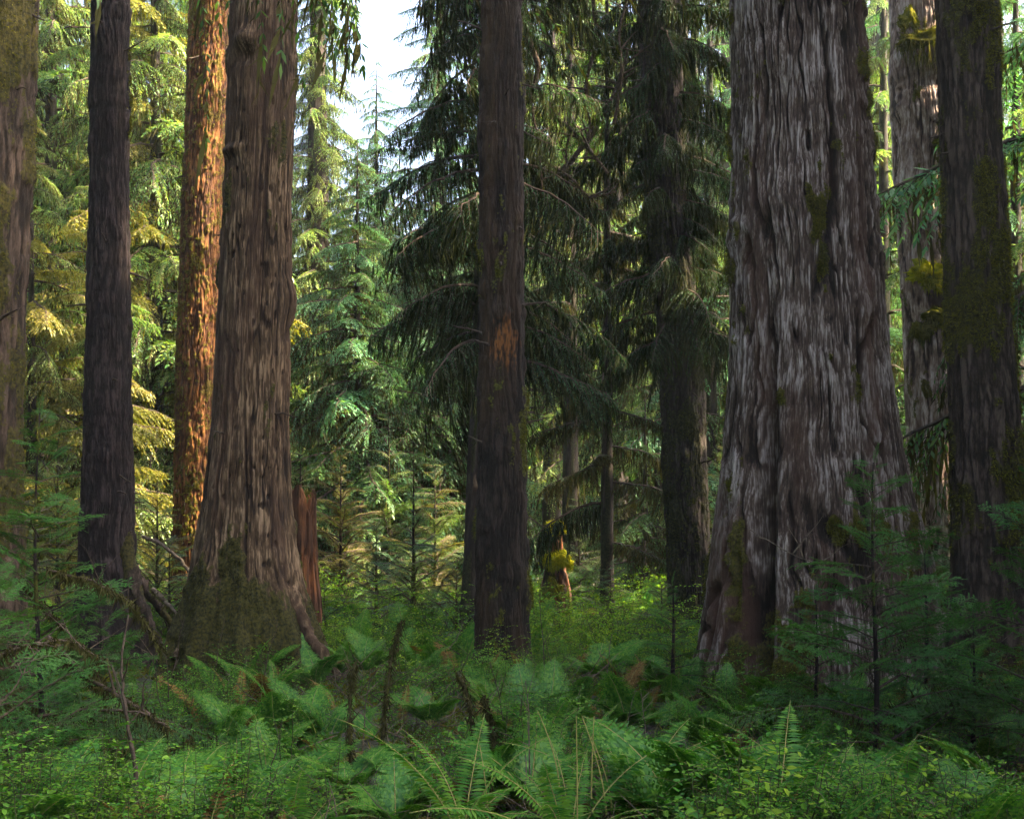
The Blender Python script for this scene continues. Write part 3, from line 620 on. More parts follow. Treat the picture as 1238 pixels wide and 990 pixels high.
# ------------------------------------------------------------------ background conifers in view: (label, px, Y, H, Rad, kinds, n, z0, r)
BGT = [
 ('light green weeping conifer in the far left gap beside the edge trunk', 62, 27, 24, 3.4, ['weep_light', 'far_light'], 80, 1.0, .22),
 ('bright conifer between the dark trunk and the orange trunk', 188, 25, 21, 3.0, ['far_light', 'weep_light', 'far_yellow'], 80, .8, .2),
 ('pale misty conifer at the top left corner, far behind', 20, 38, 30, 4.2, ['far_blue', 'weep_light'], 70, 2, .3),
 ('golden lit young conifer low behind the dark trunk', 110, 21, 7.5, 2.2, ['far_yellow', 'far_light'], 44, .4, .09),
 ('pale weeping conifer with thick trunk right of the brown snag', 384, 29, 26, 1.7, ['weep_light', 'weep_light', 'far_light'], 84, 2.5, .42),
 ('blue green conifer rising below the patch of open sky', 455, 33, 13.5, 3.0, ['far_blue', 'weep_blue'], 64, 1, .2),
 ('mid green conifer behind the orange trunk', 250, 33, 27, 2.8, ['far_light', 'far_blue'], 64, 1.5, .25),
 ('dense green conifer left of centre, low crown', 432, 24.5, 9.5, 2.6, ['far_blue', 'far_dark', 'weep_blue'], 60, .6, .16),
 ('tall blue conifer bordering the open sky on its right', 532, 30, 24, 2.0, ['far_blue', 'weep_blue'], 74, 1.5, .24),
 ('bright mossy conifer seen high between the centre and plum trunks', 668, 34, 26, 3.6, ['weep_light', 'far_light'], 64, 4, .3),
 ('golden topped conifer high left of the plum trunk', 748, 31, 26, 3.2, ['weep_light', 'far_light'], 64, 3, .26),
 ('shadowed conifer low behind the thin dark hemlock', 800, 27, 9, 2.6, ['weep_dark', 'far_light'], 40, .5, .2),
 ('dark conifer filling the gap left of the giant snag', 858, 27, 22, 2.6, ['weep_dark', 'far_blue', 'far_light'], 56, .6, .22),
 ('green conifer behind the gap between giant and pale snag', 1068, 26, 21, 3.0, ['far_blue', 'weep_dark', 'far_light'], 72, .6, .22),
 ('green conifer at the right edge beyond the mossy trunk', 1228, 23, 20, 3.0, ['far_blue', 'far_light'], 72, .6, .2),
 ('dark understory conifer right of the thin hemlock', 780, 24, 4.6, 1.7, ['lace', 'far_dark'], 26, .3, .1),
 ('grey green conifer low behind the thin trunk left of centre', 540, 26, 8, 2.6, ['far_blue', 'weep_dark'], 46, .4, .13),
 ('shaggy brownish conifer in the left distance behind the sapling', 38, 20.5, 9, 2.2, ['far_yellow', 'weep_light'], 44, .6, .12),
 ('tall far conifer behind the centre trunk', 675, 42, 30, 4.0, ['far_blue', 'far_light'], 60, 2, .3),
 ('far conifer behind the giant snag', 960, 36, 27, 4.2, ['far_blue', 'far_dark'], 50, 2, .3),
 ('far conifer between the brown snag and the pale weeping conifer', 270, 42, 30, 3.6, ['far_blue', 'far_light'], 60, 2, .3),
 ('far conifer behind the mossy right trunk', 1160, 33, 26, 3.8, ['far_dark', 'far_blue'], 56, 1.5, .28),
]
for t_ in BGT:
  t_ = t_[:3]+(min(t_[3], PZ(-60, t_[2])+(7.0 if t_[1] < 560 else 2.0)),)+t_[4:]
  t_ = t_[:4]+(t_[4]*1.1, t_[5], int(t_[6]*(2.6 if 350 < t_[1] < 560 else 1.9 if t_[1] < 560 else 1.35)))+t_[7:]
  conifer(*t_[:7], z0=t_[7], r=t_[8], zlim=None)

# young conifers in the mid ground
YT = [
 ('yellow green young conifer glowing right of the red stump', 412, 20.5, 3.1, 1.35, ['young_yellow'], 60),
 ('slender green young conifer with bare stem left of the centre trunk', 500, 18.2, 3.0, 1.15, ['young_blue', 'young_light'], 46),
 ('bushy young conifer low between the yellow one and the slender one', 455, 18.8, 1.9, 1.0, ['young_blue', 'young_dark'], 36),
 ('golden young conifer with orange stem just left of the centre trunk', 526, 21, 3.0, 1.5, ['young_yellow', 'young_light'], 40),
 ('green young conifer behind the slender one', 470, 23, 3.8, 1.5, ['young_blue', 'young_light'], 44),
 ('round bushy young conifer right of the mossy snag stub', 738, 17.2, 1.45, .95, ['young_light', 'young_blue'], 40),
 ('small dark young conifer in front of the plum trunk', 800, 16, 1.2, .8, ['young_dark', 'young_blue'], 30),
 ('pale tipped young conifer right of the dark trunk base', 190, 17.5, 2.6, 1.2, ['young_light', 'young_yellow'], 44),
 ('green young conifer between dark trunk and brown snag', 205, 15.8, 1.6, .85, ['young_blue', 'young_light'], 34),
 ('young conifer left of the dark trunk, half lit', 70, 18, 3.2, 1.4, ['young_light', 'young_yellow'], 48),
 ('young conifer close behind the left sapling', 12, 15.5, 2.8, 1.2, ['young_dark', 'young_light'], 44),
 ('small conifer in shade beneath the thin dark hemlock', 700, 22.5, 2.2, 1.2, ['young_dark', 'young_light'], 36),
 ('green young conifer in the gap beside the giant, low left', 845, 19, 2.0, 1.2, ['young_blue', 'young_dark'], 36),
 ('young conifer beside the base of the brown snag, right side', 392, 16.5, 1.3, .8, ['young_blue', 'young_light'], 30),
 ('low green conifer behind the mossy right trunk', 1185, 17.5, 3.0, 1.4, ['young_blue', 'young_dark'], 40),
 ('young green conifer near the far right, behind the edge sapling', 1225, 15.2, 2.4, 1.1, ['young_blue', 'young_dark'], 36),
 ('young conifer seen between giant and pale snag', 1080, 19, 3.6, 1.3, ['young_blue', 'young_dark'], 40),
 ('dim young conifer left of the centre trunk base', 552, 16.4, 1.3, .8, ['young_dark', 'young_blue'], 28),
 ('golden young conifer glimpsed right of the plum trunk', 875, 24, 3.4, 1.4, ['young_yellow', 'young_light'], 36),
]
for lb, px, Y, H, Rad, kd, n in YT:
    conifer(lb, px, Y, H, Rad, kd, int(n*1.6), z0=.12, r=.012*H+.012, mat=MB_DARK, pitch=(-.6, .25), name='young_conifer', nom=1.3, taper=.8, zlim=H-.05)

# ------------------------------------------------------------------ far and surrounding forest (masses nobody could count)
def scatter(name, P, E, S, idx, objs, label=None):
    c = bpy.data.collections.new(name+'_pieces')
    for k, me in enumerate(objs):
        o = bpy.data.objects.new('piece_%02d' % k, me); c.objects.link(o)
    me = bpy.data.meshes.new(name); me.vertices.add(len(P)); me.vertices.foreach_set('co', np.asarray(P, np.float32).ravel())
    a = me.attributes.new('rot', 'FLOAT_VECTOR', 'POINT'); a.data.foreach_set('vector', np.asarray(E, np.float32).ravel())
    a = me.attributes.new('scl', 'FLOAT', 'POINT'); a.data.foreach_set('value', np.asarray(S, np.float32))
    a = me.attributes.new('idx', 'INT', 'POINT'); a.data.foreach_set('value', np.asarray(idx, np.int32))
    me.update(); ob = link(name, me)
    ng = bpy.data.node_groups.new(name, 'GeometryNodeTree')
    ng.interface.new_socket('Geometry', in_out='INPUT', socket_type='NodeSocketGeometry'); ng.interface.new_socket('Geometry', in_out='OUTPUT', socket_type='NodeSocketGeometry')
    N, L = ng.nodes, ng.links
    gi = N.new('NodeGroupInput'); go = N.new('NodeGroupOutput'); mp = N.new('GeometryNodeMeshToPoints')
    ip = N.new('GeometryNodeInstanceOnPoints'); ci = N.new('GeometryNodeCollectionInfo')
    ci.inputs['Collection'].default_value = c; ci.inputs['Separate Children'].default_value = True; ci.inputs['Reset Children'].default_value = True
    ar = N.new('GeometryNodeInputNamedAttribute'); ar.data_type = 'FLOAT_VECTOR'; ar.inputs['Name'].default_value = 'rot'
    as_ = N.new('GeometryNodeInputNamedAttribute'); as_.data_type = 'FLOAT'; as_.inputs['Name'].default_value = 'scl'
    ai = N.new('GeometryNodeInputNamedAttribute'); ai.data_type = 'INT'; ai.inputs['Name'].default_value = 'idx'
    er = N.new('FunctionNodeEulerToRotation')
    L.new(gi.outputs[0], mp.inputs['Mesh']); L.new(mp.outputs[0], ip.inputs['Points']); L.new(ci.outputs[0], ip.inputs['Instance'])
    ip.inputs['Pick Instance'].default_value = True
    L.new(ai.outputs['Attribute'], ip.inputs['Instance Index']); L.new(ar.outputs['Attribute'], er.inputs[0]); L.new(er.outputs[0], ip.inputs['Rotation'])
    L.new(as_.outputs['Attribute'], ip.inputs['Scale']); L.new(ip.outputs[0], go.inputs[0])
    md = ob.modifiers.new('scatter', 'NODES'); md.node_group = ng
    tag(ob, label, None, None, 'stuff'); return ob

def tmesh():
    g = Geo(); z = np.linspace(-.5, 26, 30); g.tube(np.stack([0*z, 0*z, z], 1), .3*np.clip(1-z/27, .05, 1)+.1*np.exp(-z/.5), 10)
    V = g.V[0]; return mk('far_trunk', V, g.T[0], MB_BACK, {'cav': noise(V[:, 0]*9, V[:, 1]*9, V[:, 2], 1), 'moss': noise(V[:, 0]*9, V[:, 1]*9, V[:, 2], 2)}, smooth=True)
def forest(name, trees, label, kinds, seed, per=46, nom=2.4):
    rg = random.Random(seed); pieces = [tmesh()]+[m for k in kinds for m in BOUGH[k][:3]]
    P, E, S, I = [], [], [], []
    for (x, y, H, Rad, z0) in trees:
        z = g1(x, y); P.append((x, y, z)); E.append((0, 0, rg.random()*6)); S.append(H/26); I.append(0); az = rg.random()*6
        for k in range(per):
            zz = z0+(H-z0)*(k+rg.random())/per; rad = Rad*(1-zz/H*.97)**.75*rg.uniform(.7, 1.2); az += 2.4+rg.uniform(-.4, .4)
            P.append((x, y, z+zz)); E.append((rg.uniform(-.2, .2), rg.uniform(-.05, .25), az)); S.append(max(.12, rad/nom)); I.append(rg.randrange(1, len(pieces)))
    return scatter(name, P, E, S, I, pieces, label)
rf = random.Random(77); far = []
for k in range(170):
    Y = rf.uniform(44, 95); px = rf.uniform(-150, 1400); H = rf.uniform(28, 40)
    if 330 < px < 590: H = min(H, 2+Y*(HOR-rf.uniform(220, 340))/F)
    if H < 6: continue
    far.append((PX(px, Y), Y, H, 4.6, 1.0))
forest('far_woods', far, 'distant conifer forest closing off the view behind the trunks', ['far_blue', 'far_light', 'weep_light'], 3, per=50)
sur = []; tries = 0
ct, st = math.cos(math.radians(SUN_AZ)), math.sin(math.radians(SUN_AZ))
while len(sur) < 105 and tries < 4000:
    tries += 1
    x = rf.uniform(-38, 48); y = rf.uniform(-24, 42)
    if y > 1 and abs(x) < y*.44+5.2: continue            # keep out of the picture
    if x*x+y*y < 36: continue
    if y < 5 and x > -4 and not (x > 7 and y > -6): continue             # trees left out behind the viewer so open sky fills in light
    s_ = y*ct+x*st                                        # distance across the sun's direction
    if x > 0 and 18.7 < s_ < 46: continue   # the clearing the low sun shines through
    if any((x-a)**2+(y-b_)**2 < 6.5 for a, b_, *_ in sur): continue
    sur.append((x, y, rf.uniform(20, 30), rf.uniform(3.6, 4.8), rf.uniform(1.5, 4)))
for k in range(26):
    x = 8.5+k*1.15; s_ = (16.4, 11.5, 14.0, 8.5, 17.0, 12.6, 10.0)[k % 7]; sur.append((x, (s_-x*st)/ct, rf.uniform(22, 28), 4.6, 1.2))  # unseen trees added to keep the sun off the near trunks
for k in range(16):
    x = 8.0+k*1.7; s_ = (7.0, 9.4, 5.4, 10.6)[k % 4]; sur.append((x, (s_-x*st)/ct, rf.uniform(20, 27), 4.6, 1.0))  # more unseen trees added against sun patches on the near ground
forest('surrounding_woods', sur, 'conifer forest standing around and behind the viewer, with trees added for shade', ['far_dark', 'weep_dark', 'far_blue'], 9, per=54)

# ------------------------------------------------------------------ near saplings
def needle_branch(L, mat, gap=.045, moss=0.0, droop=.15, rise=.25, ndl=.020):
    g = Geo(); n = 12; t = np.linspace(0, 1, n)
    P = np.stack([L*t, np.cumsum(R.normal(0, .012, n))*L, L*(rise*t-droop*t**2)+np.cumsum(R.normal(0, .006, n))*L], 1)
    g.tube(P, np.interp(t, [0, 1], [.006+.005*L, .0015]), 5, 0)
    ax = np.gradient(P, axis=0); ax /= np.linalg.norm(ax, axis=1, keepdims=True)
    def needles(S, per=1.0):
        ln = np.linalg.norm(np.diff(S, axis=0), axis=1).sum(); k = int(ln/.0015*per)
        if k < 2: return
        u = R.random(k); q = np.stack([np.interp(u, np.linspace(0, 1, len(S)), S[:, c]) for c in range(3)], 1)
        tg = S[-1]-S[0]; tg = tg/(np.linalg.norm(tg)+1e-9); lat = np.cross(tg, [0, 0, 1.]); lat /= np.linalg.norm(lat)+1e-9; upv = np.cross(lat, tg)
        a = R.choice([0, PI], k)+R.normal(0, .55, k)
        D = tg*.85+np.outer(np.cos(a), lat)+np.outer(np.abs(np.sin(a))*.7, upv)
        g.blades(q, D, np.tile(upv, (k, 1))+R.normal(0, .3, (k, 3)), ndl*R.uniform(.7, 1.2, k), ndl*.19, 1, tri=True)
    needles(P[3:], .8)
    ns = int(L/gap)
    for k in range(ns):
        tt = .18+.82*(k+R.random()*.7)/ns; side = 1 if k % 2 else -1
        p = np.array([np.interp(tt, t, P[:, c]) for c in range(3)]); a = np.array([np.interp(tt, t, ax[:, c]) for c in range(3)])
        l = (L*.42*(1-tt)**.7+.05)*R.uniform(.7, 1.15); ang = R.uniform(.7, 1.0); sd_ = np.cross([0, 0, 1.], a); sd_ /= np.linalg.norm(sd_)
        d0 = a*math.cos(ang)+sd_*side*math.sin(ang); s = np.linspace(0, 1, 5)
        S = p+np.outer(s*l, d0)+np.outer(l*s**2*R.uniform(-.15, .40), [0, 0, -1.])+np.cumsum(R.normal(0, .004, (5, 3)), 0)
        g.tube(S, np.linspace(.0025, .001, 5), 3, 0); needles(S)
        if l > .16:
            for q in (.35, .6, .8):
                for s2 in (-1, 1):
                    b0 = p+d0*l*q; dd = d0*.8+s2*np.cross([0, 0, 1.], d0)*.65; S2 = b0+np.outer(np.linspace(0, 1, 3)*l*.35*(1.1-q*.6), dd)+np.array([0, 0, -.02])*np.linspace(0, 1, 3)[:, None]
                    needles(S2, .9)
    if moss:
        k = int(moss*L*160); u = R.random(k); q = np.stack([np.interp(u, t, P[:, c]) for c in range(3)], 1)+R.normal(0, .03*L, (k, 3))*np.array([1, 2.5, .3])
        g.blades(q, np.array([0, 0, -1.])+R.normal(0, .15, (k, 3)), R.normal(0, 1, (k, 3)), .04+.16*R.random(k)**2, .008, 2, tri=True)
    return g.mesh('branch', [M_WOODY, mat, M_MOSS])
SB = [needle_branch(.9, M_SAP, moss=m) for m in (0, .0, .2, 0, .3)]
SG = [needle_branch(.9, M_SAP, moss=m) for m in (0, .2, 0, .0, .3)]
SM = [needle_branch(1.1, M_NEEDLE, moss=1.6, droop=.4, gap=.06) for m in range(3)]
def sapling(label, px, Y, H, Rad, n, meshes, seed, z0=.5, azr=None, low=None, lean=0):
    n = int(n*1.35)
    rg = random.Random(seed); x = PX(px, Y); root = empty('spruce_sapling', (x, Y, g1(x, Y))); tag(root, label, 'sapling')
    z = np.linspace(-.1, H, 30); g = Geo(); P = np.stack([.02*np.sin(z*2.2)+lean*z, .02*np.cos(z*1.7), z], 1)
    g.tube(P, np.interp(z, [0, H], [.028, .004]), 8); V = g.V[0]
    link('stem', mk('stem', V, g.T[0], MB_DARK, {'cav': noise(V[:, 0]*60, V[:, 1]*60, V[:, 2]*20, 1), 'moss': sstep(.5, .7, noise(V[:, 0]*20, V[:, 1]*20, V[:, 2]*4, 2))}, smooth=True), root)
    az = rg.random()*6
    for k in range(n):
        zz = z0+(H-z0)*((k+rg.random()*.6)/n)**.92; f = 1-zz/H
        L = Rad*(.18+.95*f**.8)*rg.uniform(.5, 1.2); az += 2.4+rg.uniform(-.5, .5); a = az if not azr else rg.uniform(*azr)
        ms = low if (low and zz < H*.42 and rg.random() < .6) else meshes
        M = Matrix.Translation((lean*zz, 0, zz)) @ Euler((rg.uniform(-.6, .6), rg.uniform(-.35, .30)-.25*(1-f), a)).to_matrix().to_4x4() @ Matrix.Scale(L/.9, 4)
        link('branch', rg.choice(ms), root, M)
    M = Matrix.Translation((lean*H, 0, H-.05)) @ Euler((0, -1.35, 0)).to_matrix().to_4x4() @ Matrix.Scale(.22, 4); link('leader', SB[0], root, M)
    return root
sapling('blue green spruce sapling at the left with a thin dark stem', 47, 8.6, PZ(492, 8.6)+.05, 1.0, 44, SB, 2, z0=.35, low=SM)
sapling('dark spruce sapling standing before the giant snag', 1057, 9.2, PZ(545, 9.2), 1.05, 42, SG, 5, z0=.35, low=SG+SM[:1])
sapling('spruce sapling at the right edge reaching in over the mossy trunk', 1262, 8.8, PZ(560, 8.8), 1.0, 34, SB, 8, z0=.5)
sapling('short shaded sapling in the lower left corner', -12, 7.4, 1.75, .9, 30, SM+SG, 12, z0=.2)
sapling('small bright tipped sapling left of the giant base', 812, 12.2, 1.15, .55, 22, SG, 13, z0=.2)
sapling('small sapling low in front of the centre of the giant', 985, 10.6, 1.25, .6, 24, SG, 17, z0=.2)

sapling('wispy young spruce at the right foot of the giant snag', 1118, 10.8, 1.6, .75, 30, SG, 23, z0=.2)
sapling('small spruce between the dark sapling and the right edge', 1175, 9.6, 1.35, .7, 26, SG, 29, z0=.2)
sapling('low spruce sapling beneath the dark trunk, left side', 120, 10.4, 1.4, .7, 28, SB, 31, z0=.2)
# ------------------------------------------------------------------ ferns and shrubs
def frond(L, kind):
    g = Geo(); t = np.linspace(0, 1, 16); arch = R.uniform(.38, .66)
    th = np.interp(t, [0, 1], [1.15, 1.15-arch*2.1]); st = L/15
    P = np.concatenate([[[0, 0, 0]], np.cumsum(np.stack([np.cos(th)*st, R.normal(0, .002, 16), np.sin(th)*st], 1), 0)[:-1]])
    g.tube(P, np.interp(t, [0, 1], [.0045, .001]), 4, 0)
    tg = np.gradient(P, axis=0); tg /= np.linalg.norm(tg, axis=1, keepdims=True)
    npn = int(L/(.022 if kind == 'sword' else .032)); u = np.linspace(.12 if kind == 'sword' else .2, .99, npn)
    Q = np.stack([np.interp(u, t, P[:, c]) for c in range(3)], 1); G = np.stack([np.interp(u, t, tg[:, c]) for c in range(3)], 1)
    S = np.tile([0, 1., 0], (npn, 1)); upv = np.cross(G, S)*1.0
    prof = np.sin(np.clip(u*1.05+.02, 0, 1)*PI)**.6*(1-.35*u)+.03
    wl = L*(.115 if kind == 'sword' else .23)*prof*1.15
    for sg in (-1, 1):
        D = S*sg+G*.32+upv*R.normal(.08, .08, (npn, 1))+np.array([0, 0, -.12])
        ln = wl*R.uniform(.88, 1.08, npn)
        if kind == 'sword':
            g.blades(Q, D, upv+R.normal(0, .12, (npn, 3)), ln, .016+.02*ln, 1, bend=.12)
        else:
            Dn = D/np.linalg.norm(D, axis=1, keepdims=True)
            m = 9; v = (np.arange(m)+.5)/m
            for s2 in (-1, 1):
                B = (Q[:, None]+Dn[:, None]*ln[:, None, None]*v[None, :, None]).reshape(-1, 3)
                fw = np.cross(upv, Dn)*s2; DD = (fw[:, None]+Dn[:, None]*.55+0*v[None, :, None]).reshape(-1, 3)
                l2 = (ln[:, None]*.30*(1-v[None]*.85)).ravel()+.003
                UU = np.repeat(upv, m, 0)+R.normal(0, .2, (npn*m, 3))
                g.blades(B, DD, UU, l2, l2*.55+.002, 1, tri=False)
    return g.mesh('frond', [M_RACHIS, M_FERN_S if kind == 'sword' else M_FERN])
M_DFERN = leaf_mat('dead_frond', ((.06, .035, .012), (.13, .075, .025), (.20, .13, .045)), transl=.3, gloss=0)
FR = {'sword': [frond(l, 'sword') for l in (.75, .85, .95, .65)], 'lady': [frond(l, 'lady') for l in (.8, .9, .7, .6)]}
def fern(base, px, Y, kind, n, scale, seed, dz=0.0, group=None):
    rg = random.Random(seed); x = PX(px, Y); root = empty(kind+'_fern', (x, Y, g1(x, Y)+.12), rg.random()*6)
    tag_row(root, base, 'fern', px, group)
    for k in range(n):
        M = Euler((rg.uniform(-.25, .25), rg.uniform(-.28, .35), k*6.283/n+rg.uniform(-.35, .35))).to_matrix().to_4x4() @ Matrix.Scale(scale*(1.05 if Y < 9 else .82)*rg.uniform(.75, 1.12), 4)
        link('frond', rg.choice(FR[kind]), root, M)

def leafy_stem(h, leaf, n_tw, mat, arr='oval', spread=.5):
    g = Geo(); t = np.linspace(0, 1, 8); lean = R.uniform(-.25, .25, 2)
    P = np.stack([lean[0]*h*t**1.5+np.cumsum(R.normal(0, .012, 8))*h, lean[1]*h*t**1.5+np.cumsum(R.normal(0, .012, 8))*h, h*t], 1)
    g.tube(P, np.interp(t, [0, 1], [.003+.002*h, .001]), 4, 0); B, D, U, Ln = [], [], [], []
    for k in range(n_tw):
        u = .25+.75*(k+R.random())/n_tw; p = np.array([np.interp(u, t, P[:, c]) for c in range(3)]); a = k*2.4+R.uniform(-.4, .4)
        l = h*spread*(1.1-u*.75)*R.uniform(.6, 1.1); d = np.array([math.cos(a), math.sin(a), R.uniform(.0, .5)]); s = np.linspace(0, 1, 5)
        S = p+np.outer(s*l, d)+np.outer(-.25*l*s**2, [0, 0, 1.]); g.tube(S, np.linspace(.0016, .0008, 5), 3, 0)
        m = max(3, int(l/(leaf*.62))); v = (np.arange(m)+.8)/m; q = np.stack([np.interp(v, s, S[:, c]) for c in range(3)], 1)
        la = np.array([-math.sin(a), math.cos(a), 0]); sg = np.where(np.arange(m) % 2, 1., -1.)[:, None]
        B.append(q); D.append(d*.55+la*sg*.9+R.normal(0, .22, (m, 3))+np.array([0, 0, -.12])); U.append(np.tile([0, 0, 1.], (m, 1))+R.normal(0, .28, (m, 3))); Ln.append(leaf*R.uniform(.6, 1.2, m))
    B, D, U, Ln = map(np.concatenate, (B, D, U, Ln)); g.ovals(B, D, U, Ln, Ln*R.uniform(.45, .62, len(Ln)), 1)
    return g.mesh('leafy_stem', [M_STEM, mat])
LS = {'small': [leafy_stem(h, .024, 18, M_LEAF) for h in (.55, .7, .85, .6)], 'broad': [leafy_stem(h, .046, 11, M_LEAF) for h in (.55, .7, .8)], 'bright': [leafy_stem(h, .032, 15, M_LEAF_B) for h in (.6, .75, .9)]}
def shrub(base, px, Y, kind, n, scale, seed, group=None, rad=.22):
    rg = random.Random(seed); x = PX(px, Y); root = empty({'small': 'huckleberry_shrub', 'broad': 'broadleaf_shrub', 'bright': 'huckleberry_shrub'}[kind], (x, Y, g1(x, Y)), rg.random()*6)
    tag_row(root, base, 'shrub', px, group)
    for k in range(n):
        a = k*2.4; rr = rad*math.sqrt((k+.3)/n)
        M = Matrix.Translation((rr*math.cos(a), rr*math.sin(a), -.03)) @ Euler((rg.uniform(-.25, .25), rg.uniform(0, .35), a)).to_matrix().to_4x4() @ Matrix.Scale(scale*(.95 if Y < 9 or Y > 14 else .68)*rg.uniform(.7, 1.2), 4)
        link('leafy_stem', rg.choice(LS[kind]), root, M)

def where(px, py_):
    for a, b_, s in ((-50, 95, 'below the left sapling'), (95, 205, 'below the dark trunk'), (205, 400, 'below the brown snag'), (400, 560, 'left of the centre trunk'), (560, 650, 'below the centre trunk'),
                     (650, 840, 'between centre trunk and giant'), (840, 960, "below the giant's left side"), (960, 1120, 'below the dark right sapling'), (1120, 1300, 'in the lower right corner')):
        if a <= px < b_: return s
    return 'at the edge'
def depth_word(Y): return 'foreground' if Y < 8.6 else ('nearer' if Y < 10.6 else 'farther')
rs = random.Random(21)
FERNS = [(150, 7.6, 'lady', 9, 1.0), (215, 7.3, 'lady', 9, 1.1), (95, 8.2, 'lady', 8, .9), (290, 8.0, 'lady', 8, .9), (560, 6.9, 'sword', 9, 1.0), (640, 7.6, 'lady', 8, .9), (690, 6.7, 'sword', 10, 1.05), (760, 7.3, 'sword', 10, 1.1), (830, 7.0, 'lady', 10, 1.15),
         (900, 7.4, 'lady', 9, 1.1), (940, 6.6, 'sword', 10, 1.1), (1000, 7.3, 'sword', 9, 1.0), (870, 8.2, 'lady', 8, .9), (1060, 7.0, 'sword', 9, .9), (700, 9.2, 'sword', 9, 1.0), (655, 9.6, 'sword', 9, .95), (800, 9.6, 'lady', 9, 1.0),
         (850, 10.4, 'lady', 9, 1.0), (905, 10.6, 'lady', 9, .95), (760, 10.8, 'lady', 9, 1.0), (1130, 10.2, 'lady', 9, 1.0), (1190, 9.6, 'lady', 9, 1.0), (1225, 7.2, 'lady', 9, .9), (420, 8.3, 'lady', 8, .9), (480, 7.4, 'lady', 8, .8),
         (330, 11.6, 'sword', 9, .9), (380, 12.0, 'lady', 9, .9), (440, 12.6, 'lady', 9, .9), (520, 10.4, 'lady', 9, .9), (590, 11.0, 'sword', 8, .9), (960, 8.8, 'lady', 9, .9), (250, 9.3, 'lady', 8, .85), (720, 12.8, 'lady', 9, 1.0), (790, 13.2, 'lady', 9, 1.0), (1040, 8.4, 'lady', 8, .9), (350, 7.2, 'sword', 8, .9)]
for k, (px, Y, kd, n, s) in enumerate(FERNS):
    look = 'sword fern with narrow toothed fronds' if kd == 'sword' else 'lacy lady fern'
    fern('%s, %s, %s' % (look, depth_word(Y), where(px, 0)), px, Y, kd, n, s, 100+k, group='%s ferns in the undergrowth' % kd)
SHR = []
for k in range(78):
    Y = 6.9+9.5*(k/78)**.8+rs.uniform(-.2, .2); px = rs.uniform(-20, 1258)
    if 12.2 < Y < 14.3 and (200 < px < 400 or 840 < px < 1150): Y = 11.6
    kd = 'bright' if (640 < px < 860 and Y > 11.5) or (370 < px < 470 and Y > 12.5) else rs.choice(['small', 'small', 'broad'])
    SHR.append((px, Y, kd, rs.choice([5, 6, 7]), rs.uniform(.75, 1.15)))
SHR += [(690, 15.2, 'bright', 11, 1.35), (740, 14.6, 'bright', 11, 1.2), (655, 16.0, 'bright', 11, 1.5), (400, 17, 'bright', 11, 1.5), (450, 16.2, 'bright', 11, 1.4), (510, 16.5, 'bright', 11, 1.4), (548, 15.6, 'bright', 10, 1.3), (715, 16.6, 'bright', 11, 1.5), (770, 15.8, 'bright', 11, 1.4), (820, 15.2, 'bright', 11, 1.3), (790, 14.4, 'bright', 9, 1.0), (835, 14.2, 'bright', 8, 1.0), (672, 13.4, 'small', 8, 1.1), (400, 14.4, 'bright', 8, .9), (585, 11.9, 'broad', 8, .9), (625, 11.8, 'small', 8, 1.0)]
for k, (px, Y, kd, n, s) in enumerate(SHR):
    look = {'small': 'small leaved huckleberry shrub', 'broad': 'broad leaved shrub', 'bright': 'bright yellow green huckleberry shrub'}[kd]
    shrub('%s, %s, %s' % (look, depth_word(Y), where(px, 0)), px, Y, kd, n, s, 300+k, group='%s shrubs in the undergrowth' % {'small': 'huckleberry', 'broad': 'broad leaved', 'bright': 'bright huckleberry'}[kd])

# ------------------------------------------------------------------ ground cover (nobody could count it)
def tuft(n, l):
    g = Geo(); B = R.normal(0, .05, (n, 3)); B[:, 2] = 0; D = R.normal(0, .6, (n, 3)); D[:, 2] = 1
    g.blades(B, D, R.normal(0, 1, (n, 3)), l*R.uniform(.4, 1.2, n), .012, 0, tri=True); return g.mesh('moss_tuft', M_MOSS_G)
def litter():
    g = Geo()
    for k in range(5):
        a = R.random()*6.3; l = R.uniform(.15, .5); p = R.normal(0, .15, 3); p[2] = abs(p[2])*.5; d = np.array([math.cos(a), math.sin(a), R.uniform(-.1, .7)])
        s = np.linspace(0, 1, 5); g.tube(p+np.outer(s*l, d)+np.cumsum(R.normal(0, .012, (5, 3)), 0), np.linspace(.005, .0015, 5), 3)
    return g.mesh('twigs', M_DEAD)
cover = [leafy_stem(h, lf, tw, mt, spread=sp) for h, lf, tw, mt, sp in ((.30, .024, 10, M_LEAF, .6), (.40, .028, 12, M_LEAF, .6), (.22, .034, 7, M_LEAF, .8), (.45, .022, 15, M_LEAF, .55), (.35, .042, 9, M_LEAF, .7), (.50, .026, 14, M_LEAF, .5))]
cb = [leafy_stem(h, lf, tw, M_LEAF_B, spread=.6) for h, lf, tw in ((.35, .035, 10), (.5, .035, 12))]
tf = [tuft(60, .07), tuft(60, .1)]; lt = [litter(), litter()]
pieces = cover+cb+tf+lt+[FR['lady'][3], FR['sword'][3]]
n = 25000; P, E, S, I = [], [], [], []
yy = 5.4+(27-5.4)*R.random(n)**1.3; xx = (R.random(n)*2-1)*(yy*.47+1.0)
cl = fbm(xx*1.1, yy*1.1, 0*xx, 51, 3); pt = fbm(xx*.55+40, yy*.55, 0*xx, 61, 2); zz = gz(xx, yy)
tr_pos = [(sp['x0'], sp['Y'], ((sp['rows'][-1][2]-sp['rows'][-1][1])/2*sp['Y']/F)*.9) for sp in BIG.values()]
fr_pos = np.array([(PX(px, Y), Y, .50*s) for px, Y, kd, n_, s in FERNS])
